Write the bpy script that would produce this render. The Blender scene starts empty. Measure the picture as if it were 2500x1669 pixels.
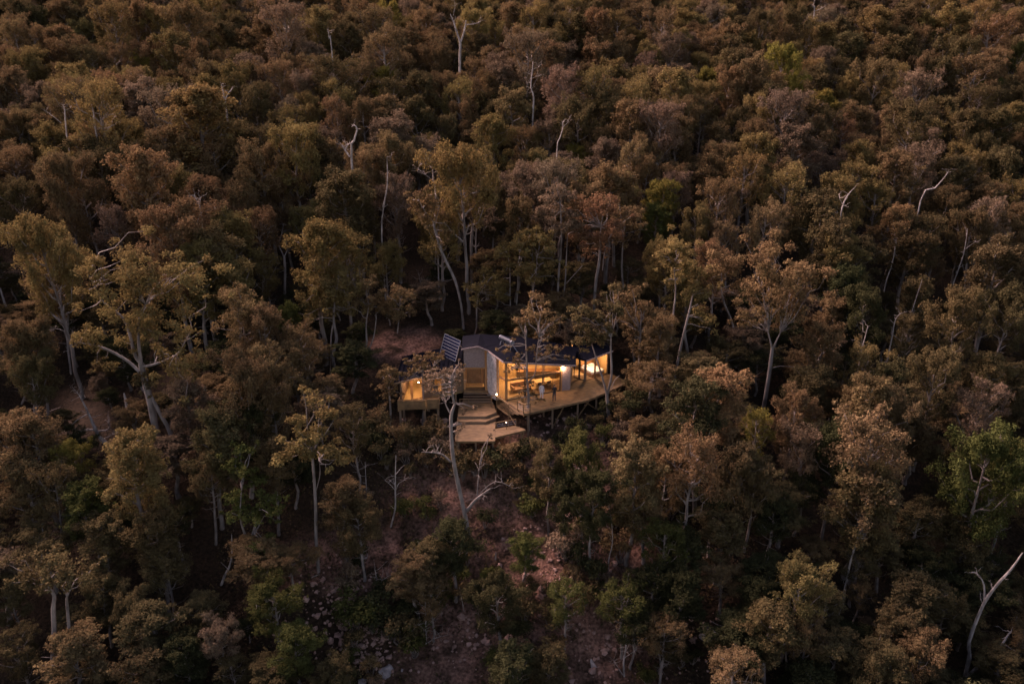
import bpy, bmesh, math, random
import numpy as np
from mathutils import Vector, Matrix

random.seed(7); RNG = np.random.default_rng(7)
SC = bpy.context.scene
COL = SC.collection
R = math.radians

# ------------------------------------------------------------------ camera, sky, sun, exposure
CAM_P, CAM_F = R(21), 1943.0
CAM_C = np.array([0., -72., 34.])
cam = bpy.data.cameras.new('camera'); cam_o = bpy.data.objects.new('camera', cam); COL.objects.link(cam_o)
cam_o.location = CAM_C; cam_o.rotation_euler = (math.pi/2 - CAM_P, 0, 0)
cam.sensor_width = 36; cam.lens = 36*CAM_F/2500; cam.clip_end = 2000; cam.clip_start = .5
SC.camera = cam_o
SUN_EL, SUN_AZ = 32, 312         # degrees; azimuth clockwise from +y: soft evening light from behind the hill, left
w = bpy.data.worlds.new('World'); SC.world = w; w.use_nodes = True
nt = w.node_tree; bg = nt.nodes['Background']
sky = nt.nodes.new('ShaderNodeTexSky'); sky.sky_type = 'NISHITA'; sky.sun_disc = False
sky.sun_elevation = R(7); sky.sun_rotation = R(SUN_AZ); sky.dust_density = 2.5; sky.ozone_density = 1.0
nt.links.new(sky.outputs[0], bg.inputs[0]); bg.inputs[1].default_value = .075
sd = bpy.data.lights.new('sun', 'SUN'); sd.energy = 3.5; sd.angle = R(42); sd.color = (1, .85, .77)
so = bpy.data.objects.new('sun', sd); COL.objects.link(so)
_d = Vector((math.sin(R(SUN_AZ))*math.cos(R(SUN_EL)), math.cos(R(SUN_AZ))*math.cos(R(SUN_EL)), math.sin(R(SUN_EL))))
so.rotation_euler = (-_d).to_track_quat('-Z', 'Y').to_euler(); so.location = _d*150
vs = SC.view_settings
vs.view_transform = 'Standard'; vs.look = 'None'; vs.gamma = 1; vs.use_curve_mapping = False
vs.exposure = 2.68
vs.use_white_balance = True; vs.white_balance_temperature = 7450; vs.white_balance_tint = 37
SC.render.engine = 'CYCLES'
cy = SC.cycles; cy.filter_width = 1.6; cy.max_bounces = 6; cy.diffuse_bounces = 1; cy.glossy_bounces = 2; cy.transmission_bounces = 2; cy.transparent_max_bounces = 8

# ------------------------------------------------------------------ pixel -> world helpers
_fw = np.array([0, math.cos(CAM_P), -math.sin(CAM_P)]); _up = np.array([0, math.sin(CAM_P), math.cos(CAM_P)])
def ray(px, py): return _fw + np.array([1., 0, 0])*(px-1250)/CAM_F + _up*(834.5-py)/CAM_F
def at(px, py, z=0.):
    d = ray(px, py); return CAM_C + d*((z-CAM_C[2])/d[2])
def at_y(px, py, y):
    d = ray(px, py); return CAM_C + d*((y-CAM_C[1])/d[1])
def proj(p):
    d = np.asarray(p, float)-CAM_C; zz = d@_fw
    return 1250+CAM_F*d[0]/zz, 834.5-CAM_F*(d@_up)/zz, zz
TILE = {'A': (0, 0, 2.61), 'B': (800, 0, 2.61), 'C': (1600, 0, 2.61), 'D': (0, 550, 2.61), 'E': (1600, 550, 2.61),
        'F': (0, 1069, 2.61), 'G': (800, 1069, 2.61), 'H': (1600, 1069, 2.61), 'M': (600, 450, 3.336), 'N': (1200, 450, 3.336),
        'Q': (850, 980, 3.336), '1': (940, 790, 5.228), '2': (1180, 800, 5.408), '3': (940, 780, 3.67)}
def px(t, x, y): a = TILE[t]; return a[0]+x/a[2], a[1]+y/a[2]
c1 = lambda x, y: px('1', x, y)
c2 = lambda x, y: px('2', x, y)

# ------------------------------------------------------------------ terrain
YS = [-90, -60, -40, -25, -12, -5, -1, 3, 9, 13, 30, 60, 110, 200, 420]
ZS = [-46, -33, -24, -15.5, -8.0, -3.5, -2.3, -1.3, -.5, .5, 5.2, 14.5, 30, 60, 130]
def terr(x, y):
    x = np.asarray(x, float); y = np.asarray(y, float)
    z = np.interp(y, YS, ZS)
    r = np.clip(x-18, 0, None); l = np.clip(-x-20, 0, None)
    z = z - .20*np.minimum(r, 60) + .05*l
    m = np.clip((np.abs(x-0)-13)/10, 0, 1); m = np.maximum(m, np.clip((y-14)/10, 0, 1)); m = np.maximum(m, np.clip((-9-y)/8, 0, 1))
    n = 1.3*np.sin(x*.071+1.3)*np.cos(y*.063-.4) + .8*np.sin(x*.16+y*.11) + .5*np.sin(x*.31-y*.27+2)
    fine = .19*np.sin(x*1.7+np.sin(y*1.3)*1.5)*np.cos(y*1.9+1) + .07*np.sin(x*3.9+y*2.7)*np.sin(y*4.3-x*1.1)
    return z + n*m + fine
def hit(pxx, pyy, h=0.):
    d = ray(pxx, pyy); t = np.arange(25, 420, .4)
    P = CAM_C[None]+d[None]*t[:, None]
    k = np.argmax(P[:, 2] <= terr(P[:, 0], P[:, 1])+h)
    return P[k] if k > 0 else P[-1]

# ------------------------------------------------------------------ materials
def newmat(name):
    m = bpy.data.materials.new(name); m.use_nodes = True; n = m.node_tree; n.nodes.clear()
    out = n.nodes.new('ShaderNodeOutputMaterial'); return m, n, out
def N(n, t, **k):
    o = n.nodes.new(t)
    for a, b in k.items():
        if hasattr(o, a): setattr(o, a, b)
        else: o.inputs[a].default_value = b
    return o
def pmat(name, col, col2=None, scale=8, rough=.7, bump=.15, metal=0., stretch=(1, 1, 1), detail=4, spec=.4):
    m, n, out = newmat(name)
    b = N(n, 'ShaderNodeBsdfPrincipled'); b.inputs['Roughness'].default_value = rough; b.inputs['Metallic'].default_value = metal
    b.inputs['Specular IOR Level'].default_value = spec
    tc = N(n, 'ShaderNodeTexCoord'); mp = N(n, 'ShaderNodeMapping'); mp.inputs['Scale'].default_value = stretch
    n.links.new(tc.outputs['Object'], mp.inputs[0])
    nz = N(n, 'ShaderNodeTexNoise'); nz.inputs['Scale'].default_value = scale; nz.inputs['Detail'].default_value = detail
    n.links.new(mp.outputs[0], nz.inputs['Vector'])
    cr = N(n, 'ShaderNodeValToRGB'); cr.color_ramp.elements[0].position = .3; cr.color_ramp.elements[1].position = .72
    cr.color_ramp.elements[0].color = (*col, 1); cr.color_ramp.elements[1].color = (*(col2 or [c*1.35 for c in col]), 1)
    n.links.new(nz.outputs[0], cr.inputs[0]); n.links.new(cr.outputs[0], b.inputs['Base Color'])
    if bump:
        bp = N(n, 'ShaderNodeBump'); bp.inputs['Strength'].default_value = bump; bp.inputs['Distance'].default_value = .05
        n.links.new(nz.outputs[0], bp.inputs['Height']); n.links.new(bp.outputs[0], b.inputs['Normal'])
    n.links.new(b.outputs[0], out.inputs[0]); return m
def emat(name, col, s):
    m, n, out = newmat(name); e = N(n, 'ShaderNodeEmission'); e.inputs[0].default_value = (*col, 1); e.inputs[1].default_value = s
    n.links.new(e.outputs[0], out.inputs[0]); return m
def foliage_mat(name, attr_colour=False, instancer=False):
    m, n, out = newmat(name)
    if attr_colour:
        src = N(n, 'ShaderNodeAttribute', attribute_name='leafcol', attribute_type='INSTANCER' if instancer else 'GEOMETRY'); c0 = src.outputs['Color']
    else:
        src = N(n, 'ShaderNodeObjectInfo'); c0 = src.outputs['Color']
    tn = N(n, 'ShaderNodeAttribute', attribute_name='tint')
    mr = N(n, 'ShaderNodeMapRange'); mr.inputs['To Min'].default_value = .65; mr.inputs['To Max'].default_value = 1.4
    n.links.new(tn.outputs['Fac'], mr.inputs[0])
    hs = N(n, 'ShaderNodeHueSaturation')
    mh = N(n, 'ShaderNodeMapRange'); mh.inputs['To Min'].default_value = .488; mh.inputs['To Max'].default_value = .515
    n.links.new(tn.outputs['Fac'], mh.inputs[0]); n.links.new(mh.outputs[0], hs.inputs['Hue'])
    n.links.new(mr.outputs[0], hs.inputs['Value']); n.links.new(c0, hs.inputs['Color'])
    d = N(n, 'ShaderNodeBsdfDiffuse'); t = N(n, 'ShaderNodeBsdfTranslucent'); mx = N(n, 'ShaderNodeMixShader'); mx.inputs[0].default_value = .22
    n.links.new(hs.outputs[0], d.inputs[0]); n.links.new(hs.outputs[0], t.inputs[0])
    n.links.new(d.outputs[0], mx.inputs[1]); n.links.new(t.outputs[0], mx.inputs[2]); n.links.new(mx.outputs[0], out.inputs[0]); return m
def glass_mat():
    m, n, out = newmat('glass')
    t = N(n, 'ShaderNodeBsdfTransparent'); t.inputs[0].default_value = (.93, .93, .91, 1)
    g = N(n, 'ShaderNodeBsdfGlossy'); g.inputs['Roughness'].default_value = .02
    lw_ = N(n, 'ShaderNodeLayerWeight'); lw_.inputs[0].default_value = .5
    pw = N(n, 'ShaderNodeMath', operation='POWER'); pw.inputs[1].default_value = 4.; n.links.new(lw_.outputs['Facing'], pw.inputs[0])
    ad = N(n, 'ShaderNodeMath', operation='MULTIPLY_ADD'); ad.inputs[1].default_value = .7; ad.inputs[2].default_value = .035; n.links.new(pw.outputs[0], ad.inputs[0])
    mx = N(n, 'ShaderNodeMixShader'); n.links.new(ad.outputs[0], mx.inputs[0])
    n.links.new(t.outputs[0], mx.inputs[1]); n.links.new(g.outputs[0], mx.inputs[2]); n.links.new(mx.outputs[0], out.inputs[0]); return m
def ground_mat():
    m, n, out = newmat('forest_soil')
    b = N(n, 'ShaderNodeBsdfPrincipled'); b.inputs['Roughness'].default_value = .95; b.inputs['Specular IOR Level'].default_value = .1
    tc = N(n, 'ShaderNodeTexCoord')
    def mask(c, rad):
        mp = N(n, 'ShaderNodeVectorMath', operation='SUBTRACT'); mp.inputs[1].default_value = c
        dv = N(n, 'ShaderNodeVectorMath', operation='DIVIDE'); dv.inputs[1].default_value = rad
        ln = N(n, 'ShaderNodeVectorMath', operation='LENGTH')
        n.links.new(tc.outputs['Object'], mp.inputs[0]); n.links.new(mp.outputs[0], dv.inputs[0]); n.links.new(dv.outputs[0], ln.inputs[0])
        r = N(n, 'ShaderNodeMapRange'); r.inputs['From Min'].default_value = 1.15; r.inputs['From Max'].default_value = .7
        n.links.new(ln.outputs['Value'], r.inputs[0]); return r.outputs[0]
    ms = [mask((1, -14, -9), (13, 17, 14)), mask((-12.3, 13.5, 1), (4.6, 3.6, 8)), mask((-13.5, -14.2, -10), (8.5, 3.2, 9))]
    mx0 = N(n, 'ShaderNodeMath', operation='MAXIMUM'); n.links.new(ms[0], mx0.inputs[0]); n.links.new(ms[1], mx0.inputs[1])
    mxm = N(n, 'ShaderNodeMath', operation='MAXIMUM'); n.links.new(mx0.outputs[0], mxm.inputs[0]); n.links.new(ms[2], mxm.inputs[1])
    nz = N(n, 'ShaderNodeTexNoise'); nz.inputs['Scale'].default_value = .55; nz.inputs['Detail'].default_value = 8; nz.inputs['Roughness'].default_value = .65
    n.links.new(tc.outputs['Object'], nz.inputs['Vector'])
    cr = N(n, 'ShaderNodeValToRGB'); cr.color_ramp.elements[0].position = .38; cr.color_ramp.elements[1].position = .58
    n.links.new(nz.outputs[0], cr.inputs[0])
    mu = N(n, 'ShaderNodeMath', operation='MULTIPLY'); n.links.new(mxm.outputs[0], mu.inputs[0]); n.links.new(cr.outputs[0], mu.inputs[1])
    n2 = N(n, 'ShaderNodeTexNoise'); n2.inputs['Scale'].default_value = 4; n2.inputs['Detail'].default_value = 6
    n.links.new(tc.outputs['Object'], n2.inputs['Vector'])
    a = N(n, 'ShaderNodeValToRGB'); a.color_ramp.elements[0].color = (.012, .008, .005, 1); a.color_ramp.elements[1].color = (.042, .025, .016, 1)
    s = N(n, 'ShaderNodeValToRGB'); s.color_ramp.elements[0].color = (.06, .028, .021, 1); s.color_ramp.elements[1].color = (.27, .145, .11, 1)
    s.color_ramp.elements[0].position = a.color_ramp.elements[0].position = .3
    s.color_ramp.elements[1].position = a.color_ramp.elements[1].position = .7
    n.links.new(n2.outputs[0], a.inputs[0]); n.links.new(n2.outputs[0], s.inputs[0])
    mx = N(n, 'ShaderNodeMix', data_type='RGBA'); n.links.new(mu.outputs[0], mx.inputs['Factor'])
    n.links.new(a.outputs[0], mx.inputs[6]); n.links.new(s.outputs[0], mx.inputs[7])
    n.links.new(mx.outputs[2], b.inputs['Base Color'])
    bp = N(n, 'ShaderNodeBump'); bp.inputs['Strength'].default_value = .8; bp.inputs['Distance'].default_value = .25
    n.links.new(n2.outputs[0], bp.inputs['Height']); n.links.new(bp.outputs[0], b.inputs['Normal'])
    n.links.new(b.outputs[0], out.inputs[0]); return m

M = dict(
    soil=ground_mat(), leaf=foliage_mat('foliage'), leafmass=foliage_mat('foliage_mass', True), leafinst=foliage_mat('foliage_instances', True, True), glass=glass_mat(),
    bark=pmat('bark', (.075, .059, .053), (.24, .195, .178), 2.2, .9, .4, stretch=(1, 1, .35)),
    palebark=pmat('pale_bark', (.075, .06, .056), (.25, .21, .195), 2.0, .9, .4, stretch=(1, 1, .4)),
    deadwood=pmat('dead_wood', (.09, .074, .069), (.40, .345, .325), 4, .9, .5, stretch=(1, 1, .3), detail=8),
    deck=pmat('deck_timber', (.095, .055, .028), (.225, .132, .062), 1.6, .8, .15, stretch=(1, 2, 1), detail=8),
    timber=pmat('house_timber', (.30, .145, .06), (.42, .21, .09), 4, .6, .1, stretch=(1, 1, .3)),
    clad=pmat('timber_cladding', (.12, .075, .05), (.21, .135, .09), 5, .8, .15, stretch=(4, 4, .4)),
    ply=pmat('plywood_lining', (.42, .26, .105), (.54, .35, .155), 2, .6, .05, stretch=(1, 1, .3)),
    shingle=pmat('shingles', (.19, .145, .145), (.28, .22, .22), 7, .9, .2),
    plaster=pmat('rough_stone_wall', (.30, .27, .29), (.62, .57, .58), 5, .9, 1.0),
    roof=pmat('roof_metal', (.0025, .003, .006), (.0045, .005, .010), 3, .85, .05, spec=.03),
    dark=pmat('dark_frame', (.02, .018, .016), (.035, .03, .026), 5, .5, 0),
    steel=pmat('galvanised_steel', (.17, .19, .24), (.25, .27, .33), 6, .5, .05, metal=.3),
    cell=pmat('solar_cell', (.008, .012, .035), (.014, .02, .05), 10, .25, 0, spec=.35),
    tank=pmat('tank_enamel', (.022, .028, .044), (.03, .037, .056), 4, .6, 0, spec=.2),
    white=pmat('white_paint', (.72, .70, .68), (.8, .78, .76), 6, .6, 0),
    cloth_w=pmat('white_cloth', (.70, .66, .68), (.8, .76, .78), 9, .9, .2),
    cloth_d=pmat('black_cloth', (.012, .012, .014), (.025, .024, .026), 9, .9, .2),
    cloth_j=pmat('dark_trousers', (.02, .02, .028), (.04, .038, .05), 9, .9, .2),
    skin=pmat('skin', (.45, .26, .18), (.52, .31, .22), 9, .6, 0),
    hair=pmat('hair', (.02, .013, .01), (.04, .026, .018), 20, .6, .3),
    rock=pmat('grey_rock', (.14, .115, .115), (.40, .34, .33), 1.3, .9, .6, detail=8),
    rubble=pmat('pink_rubble', (.18, .10, .08), (.40, .25, .21), 2, .95, .5, detail=6),
    concrete=pmat('concrete', (.35, .32, .29), (.45, .41, .37), 5, .9, .2),
    kitchen=pmat('dark_counter', (.05, .035, .025), (.09, .06, .04), 5, .5, .05),
    lamp=emat('lamp_glow', (1, .66, .30), 6), lampw=emat('lamp_white', (1, .80, .50), 5),
)

# ------------------------------------------------------------------ mesh helpers
def tag(o, label, cat, group=None):
    o['label'] = label; o['category'] = cat
    if group: o['group'] = group
    return o
def link(name, me, mat=None, parent=None, loc=None):
    o = bpy.data.objects.new(name, me); COL.objects.link(o)
    if mat is not None and me is not None and not len(me.materials): me.materials.append(mat)
    if parent is not None: o.parent = parent
    if loc is not None: o.location = loc
    return o
def empty(name, loc, label, cat, group=None):
    o = bpy.data.objects.new(name, None); o.empty_display_size = .3; COL.objects.link(o); o.location = loc
    return tag(o, label, cat, group)
class MB:
    """collects pieces in world space; build() links ONE mesh object"""
    def __init__(s): s.v = []; s.f = []
    def add(s, v, f):
        b = len(s.v); s.v += [tuple(map(float, p)) for p in v]; s.f += [tuple(b+i for i in q) for q in f]; return s
    def box(s, c, size, rz=0.):
        c = Vector(c); m = Matrix.Rotation(rz, 3, 'Z'); h = [x/2 for x in size]
        v = [c+m@Vector((sx*h[0], sy*h[1], sz*h[2])) for sx in (-1, 1) for sy in (-1, 1) for sz in (-1, 1)]
        return s.add(v, [(0, 1, 3, 2), (4, 6, 7, 5), (0, 4, 5, 1), (2, 3, 7, 6), (0, 2, 6, 4), (1, 5, 7, 3)])
    def bar(s, a, b, wd=.06, dp=None):
        a, b = Vector(a), Vector(b); dp = dp or wd; d = (b-a)
        if d.length < 1e-5: return s
        d.normalize(); u = Vector((0, 0, 1)) if abs(d.z) < .95 else Vector((0, 1, 0))
        sx = d.cross(u).normalized(); sy = sx.cross(d).normalized()
        v = [p+sx*i*dp/2+sy*j*wd/2 for p in (a, b) for i, j in ((-1, -1), (1, -1), (1, 1), (-1, 1))]
        return s.add(v, [(3, 2, 1, 0), (4, 5, 6, 7), (0, 1, 5, 4), (1, 2, 6, 5), (2, 3, 7, 6), (3, 0, 4, 7)])
    def prism(s, poly, z1, z0):
        """poly of (x,y) or (x,y,z) tops; thickness downwards to z0 (absolute) or z1-... """
        n = len(poly); top = [(p[0], p[1], p[2] if len(p) > 2 else z1) for p in poly]
        bot = [(p[0], p[1], (p[2]-z0) if len(p) > 2 else z0) for p in poly]
        f = [tuple(range(n)), tuple(range(2*n-1, n-1, -1))]+[(i, i+n, (i+1) % n+n, (i+1) % n) for i in range(n)]
        return s.add(top+bot, f)
    def tube(s, pts, rad, k=6):
        v, f = tube_arr(pts, rad, k); return s.add(v, [tuple(q) for q in f])
    def cyl(s, a, b, r, k=12):
        v, f = tube_arr([a, b], [r, r], k); s.add(v, [tuple(q) for q in f]); n = len(s.v)
        s.f += [tuple(range(n-2*k, n-k))[::-1], tuple(range(n-k, n))]; return s
    def build(s, name, mat, parent=None, smooth=False):
        org = Vector((0, 0, 0))
        if parent is not None:
            q = parent
            while q is not None: org += Vector(q.location); q = q.parent
            loc = None
        else:
            a = np.array(s.v); org = Vector(((a[:, 0].min()+a[:, 0].max())/2, (a[:, 1].min()+a[:, 1].max())/2, a[:, 2].min())); loc = org
        me = bpy.data.meshes.new(name); me.from_pydata([(p[0]-org.x, p[1]-org.y, p[2]-org.z) for p in s.v], [], s.f); me.update()
        if smooth: me.polygons.foreach_set('use_smooth', [True]*len(me.polygons))
        bm = bmesh.new(); bm.from_mesh(me); bmesh.ops.recalc_face_normals(bm, faces=bm.faces); bm.to_mesh(me); bm.free()
        return link(name, me, M[mat] if isinstance(mat, str) else mat, parent, loc)
def tube_arr(pts, rad, k=6):
    P = np.array(pts, float); n = len(P); T = np.gradient(P, axis=0) if n > 2 else np.repeat((P[1]-P[0])[None], 2, 0)
    T /= np.linalg.norm(T, axis=1)[:, None]+1e-9
    ref = np.array([.3, 1, .1]); U = np.cross(T, ref); U /= np.linalg.norm(U, axis=1)[:, None]+1e-9; W = np.cross(T, U)
    a = np.arange(k)*2*math.pi/k
    V = P[:, None]+np.array(rad)[:, None, None]*(U[:, None]*np.cos(a)[None, :, None]+W[:, None]*np.sin(a)[None, :, None])
    i = np.arange(n-1)[:, None]*k; j = np.arange(k)[None]; j2 = (j+1) % k
    Fq = np.stack([i+j, i+j2, i+k+j2, i+k+j], -1).reshape(-1, 4)
    return V.reshape(-1, 3), Fq
def np_mesh(name, V, Q, smooth=False, face_attr=None):
    me = bpy.data.meshes.new(name); nq = len(Q)
    me.vertices.add(len(V)); me.vertices.foreach_set('co', np.asarray(V, np.float32).ravel())
    me.loops.add(nq*4); me.loops.foreach_set('vertex_index', np.asarray(Q, np.int32).ravel())
    me.polygons.add(nq); me.polygons.foreach_set('loop_start', np.arange(nq, dtype=np.int32)*4)
    me.polygons.foreach_set('loop_total', np.full(nq, 4, np.int32))
    if smooth: me.polygons.foreach_set('use_smooth', np.ones(nq, bool))
    for k, a in (face_attr or {}).items():
        a = np.asarray(a, np.float32)
        if a.ndim == 1: me.attributes.new(k, 'FLOAT', 'FACE').data.foreach_set('value', a)
        else: me.attributes.new(k, 'FLOAT_COLOR', 'FACE').data.foreach_set('color', np.c_[a, np.ones(nq)].astype(np.float32).ravel())
    me.update(); me.validate(); return me

# ------------------------------------------------------------------ ground
def axis(lo, hi, f0, f1, fine, coarse): return np.concatenate([np.arange(lo, f0, coarse), np.arange(f0, f1, fine), np.arange(f1, hi+coarse, coarse)])
gx = axis(-190, 190, -24, 26, .45, 2.5); gy = axis(-88, 400, -38, 22, .45, 2.5)
X, Y = np.meshgrid(gx, gy); Vg = np.stack([X, Y, terr(X, Y)], -1).reshape(-1, 3); nx = len(gx)
ii, jj = np.meshgrid(np.arange(len(gy)-1), np.arange(nx-1), indexing='ij'); b0 = (ii*nx+jj).ravel()
g = link('ground', np_mesh('ground', Vg, np.stack([b0, b0+1, b0+nx+1, b0+nx], -1), True), M['soil']); g['kind'] = 'structure'
tag(g, 'steep forest floor of dark leaf litter and bare reddish soil', 'ground')

# ================================================================== HOUSE
C = (-.56, .31); FR = (4.99, 2.59); CR = (5.98, 2.78); RL = (6.57, 6.1); RC = (7.7, 5.1); RR = (10.32, 7.02)
SR = (-1.56, 1.53); SL = (-2.51, 2.68); PL = (-4.9, 2.97); WA = (-11.1, -.4)
house = empty('house', (0, 4, 0), 'angular timber and glass house with dark metal roof glowing in the forest', 'house')
def lerp(a, b, t): return tuple(a[i]+(b[i]-a[i])*t for i in range(len(a)))
def wall(name, p0, p1, z0, h0, h1, mat, th=.16, parent=None):
    d = Vector((p1[0]-p0[0], p1[1]-p0[1], 0)).normalized(); n = Vector((-d.y, d.x, 0))*th
    a, b = Vector((*p0, 0)), Vector((*p1, 0))
    v = [(a.x, a.y, z0), (b.x, b.y, z0), (b.x, b.y, h1), (a.x, a.y, h0)]
    v += [(p[0]+n.x, p[1]+n.y, p[2]) for p in v]
    return MB().add(v, [(0, 1, 2, 3), (7, 6, 5, 4), (0, 4, 5, 1), (1, 5, 6, 2), (2, 6, 7, 3), (3, 7, 4, 0)]).build(name, mat, parent or house)
def window(p0, p1, zb, h0, h1, mat='timber', fw=.09, parent=None):
    """one framed pane between two plan points; sloping head allowed"""
    A, B, Cc, D = (*p0, zb), (*p1, zb), (*p1, h1), (*p0, h0)
    d = Vector((p1[0]-p0[0], p1[1]-p0[1], 0)).normalized()
    e = d*fw/2; up = Vector((0, 0, fw/2))
    m = MB(); m.bar(Vector(A)+e, Vector(D)+e, fw, .10); m.bar(Vector(B)-e, Vector(Cc)-e, fw, .10)
    m.bar(Vector(A)+up+e*2, Vector(B)+up-e*2, fw, .094); m.bar(Vector(D)-up+e*2, Vector(Cc)-up-e*2, fw, .094)
    w_ = m.build('window', mat, parent or house)
    i = d*fw*.9; u = Vector((0, 0, fw*.9)); n = Vector((-d.y, d.x, 0))*.012
    q = [Vector(A)+i+u, Vector(B)-i+u, Vector(Cc)-i-u, Vector(D)+i-u]
    MB().add([*q, *[p+n for p in q]], [(0, 1, 2, 3), (7, 6, 5, 4), (0, 4, 5, 1), (1, 5, 6, 2), (2, 6, 7, 3), (3, 7, 4, 0)]).build('pane', 'glass', w_)
    return w_
# main room: floor slab, back and party walls, ceiling lining
MB().prism([C, FR, CR, (6.4, 6.3), (6.5, 6.9), (-1, 6.7), (-4.9, 6.6), PL, SL, SR], -.02, -.30).build('floor_slab', 'ply', house)
MB().prism([(5.98, 2.95), RC, RR, (9.3, 10), (6.8, 9.2)], -.03, -.31).build('floor_slab', 'ply', house)
wall('back_wall', (6.5, 6.7), (1.7, 6.4), -.3, 2.9, 4.05, 'ply'); wall('back_wall', (1.7, 6.4), (-4.9, 6.3), -.3, 4.05, 4.3, 'ply')
HC, HF = 4.28, 2.98
TR = 2.15
for i, (t0, t1) in enumerate(((.0, .335), (.335, .67), (.67, 1.0))):
    p0, p1 = lerp(C, FR, t0), lerp(C, FR, t1); h0, h1 = HC+(HF-HC)*t0, HC+(HF-HC)*t1
    g0 = .004
    p0g, p1g = lerp(C, FR, t0+g0), lerp(C, FR, t1-g0)
    window(p0g, p1g, .0, TR, TR, 'dark'); window(p0g, p1g, TR+.01, h0-.02, h1-.02, 'timber')
MB().bar((C[0]-.02, C[1]-.06, 0), (C[0]-.02, C[1]-.06, HC-.05), .17).build('corner_post', 'timber', house)
MB().bar((FR[0]+.06, FR[1]-.03, 0), (FR[0]+.06, FR[1]-.03, HF-.06), .13).build('post', 'timber', house)
# left return of glass and the pale stone wall
window(lerp(SR, C, .06), lerp(SR, C, .93), .0, TR, TR, 'timber'); window(lerp(SR, C, .06), lerp(SR, C, .93), TR+.01, 4.2, 4.22, 'timber')
stone = wall('stone_wall', SL, SR, -.6, 4.40, 4.22, 'plaster', .3)
# irregular stone courses standing proud of the wall
d = Vector((SR[0]-SL[0], SR[1]-SL[1], 0)); L = d.length; d.normalize(); nn = Vector((d.y, -d.x, 0))
rs = random.Random(3); z = -.55
while z < 4.1:
    hgt = rs.uniform(.16, .30); u = rs.uniform(-.2, 0)
    while u < L:
        wd = rs.uniform(.22, .5); a, b = max(u, .01), min(u+wd, L-.01)
        if b-a > .08 and z+hgt < 4.38-.12*(b/L):
            c = Vector((*SL, 0))+d*(a+b)/2+nn*rs.uniform(.005, .035)+Vector((0, 0, z+hgt/2))
            ax = math.atan2(d.y, d.x)
            MB().box(c, (b-a-.018, .06, hgt-.018), ax).build('stone', 'plaster', stone)
        u += wd
    z += hgt
# entry gable: shingled upper wall above the recessed porch
TRX = (-2.72, 2.86)
PKX, PKZ = -3.45, 4.86
gy0 = 2.93
v = [(PL[0], gy0, 2.45), (TRX[0], gy0, 2.45), (TRX[0], gy0, 4.58), (PKX, gy0, PKZ), (PL[0], gy0, 4.60)]
MB().add(v+[(p[0], p[1]+.2, p[2]) for p in v], [(0, 1, 2, 3, 4), (9, 8, 7, 6, 5)]+[(i, i+5, (i+1) % 5+5, (i+1) % 5) for i in range(5)]).build('gable_wall', 'shingle', house)
for r_ in range(11):     # shingle courses
    z = 2.50+r_*.195
    x1 = TRX[0]-.03
    if z+.2 > 4.55: break
    MB().box(((PL[0]+x1)/2+.01, gy0-.012-.002*(r_ % 3), z+.085), (x1-PL[0]-.06, .03, .18)).build('shingle_course', 'shingle', house)
MB().bar((TRX[0]+.07, gy0-.05, -.02), (TRX[0]+.07, gy0-.05, 4.5), .15, .24).build('trim_board', 'timber', house)
MB().bar((PL[0], gy0-.06, 2.41), (TRX[0]-.01, gy0-.06, 2.41), .09, .2).build('lintel', 'timber', house)
MB().bar((PL[0]+.03, gy0-.02, 0), (PL[0]+.03, gy0-.02, 2.36), .12, .18).build('post', 'timber', house)
window((PL[0]+.1, 3.55), (-3.05, 3.55), .12, 2.35, 2.35, 'timber', .12)
MB().prism([(PL[0], 2.55), (-2.45, 2.5), (-2.6, 3.5), (PL[0], 3.5)], .0, -.22).build('porch_floor', 'deck', house)
wall('entry_light_blocker', (-2.7, 4.6), (PL[0], 4.6), -.1, 4.2, 4.3, 'clad', .1)  # inner wall added to keep room light from the entry glass
wall('porch_wall', (-2.92, 3.58), (-2.6, 2.98), -.3, 2.45, 2.45, 'clad', .1)
# shingled block right of the glass
v2 = wall('shingle_wall', (FR[0]+.14, FR[1]+.02), CR, -.3, HF-.1, 2.82, 'shingle', .16)
wall('side_wall', CR, (6.45, 6.1), -.3, 2.82, 2.5, 'clad', .12)
for r_ in range(13):
    z = .02+r_*.205
    MB().bar((FR[0]+.16, FR[1]-.0, z+.09), (CR[0]-.01, CR[1]-.025, z+.09), .185, .03).build('shingle_course', 'shingle', v2)
# right wing
HR = 2.28
for a, b in ((.02, .49), (.51, .98)): window(lerp(RL, RC, a), lerp(RL, RC, b), 0, HR, HR, 'dark', .07)
for a, b in ((.03, .42), (.43, .98)): window(lerp(RC, RR, a), lerp(RC, RR, b), 0, HR+.02+.3*a, HR+.02+.3*b, 'timber', .08)
MB().bar((RC[0]-.02, RC[1]-.05, 0), (RC[0]-.02, RC[1]-.05, 2.3), .2).build('corner_post', 'clad', house)
wall('end_wall', RR, (9.3, 10), -.3, 2.6, 3.1, 'ply'); wall('back_wall', (9.3, 10), (6.4, 8.6), -.3, 3.1, 2.9, 'ply')
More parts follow.
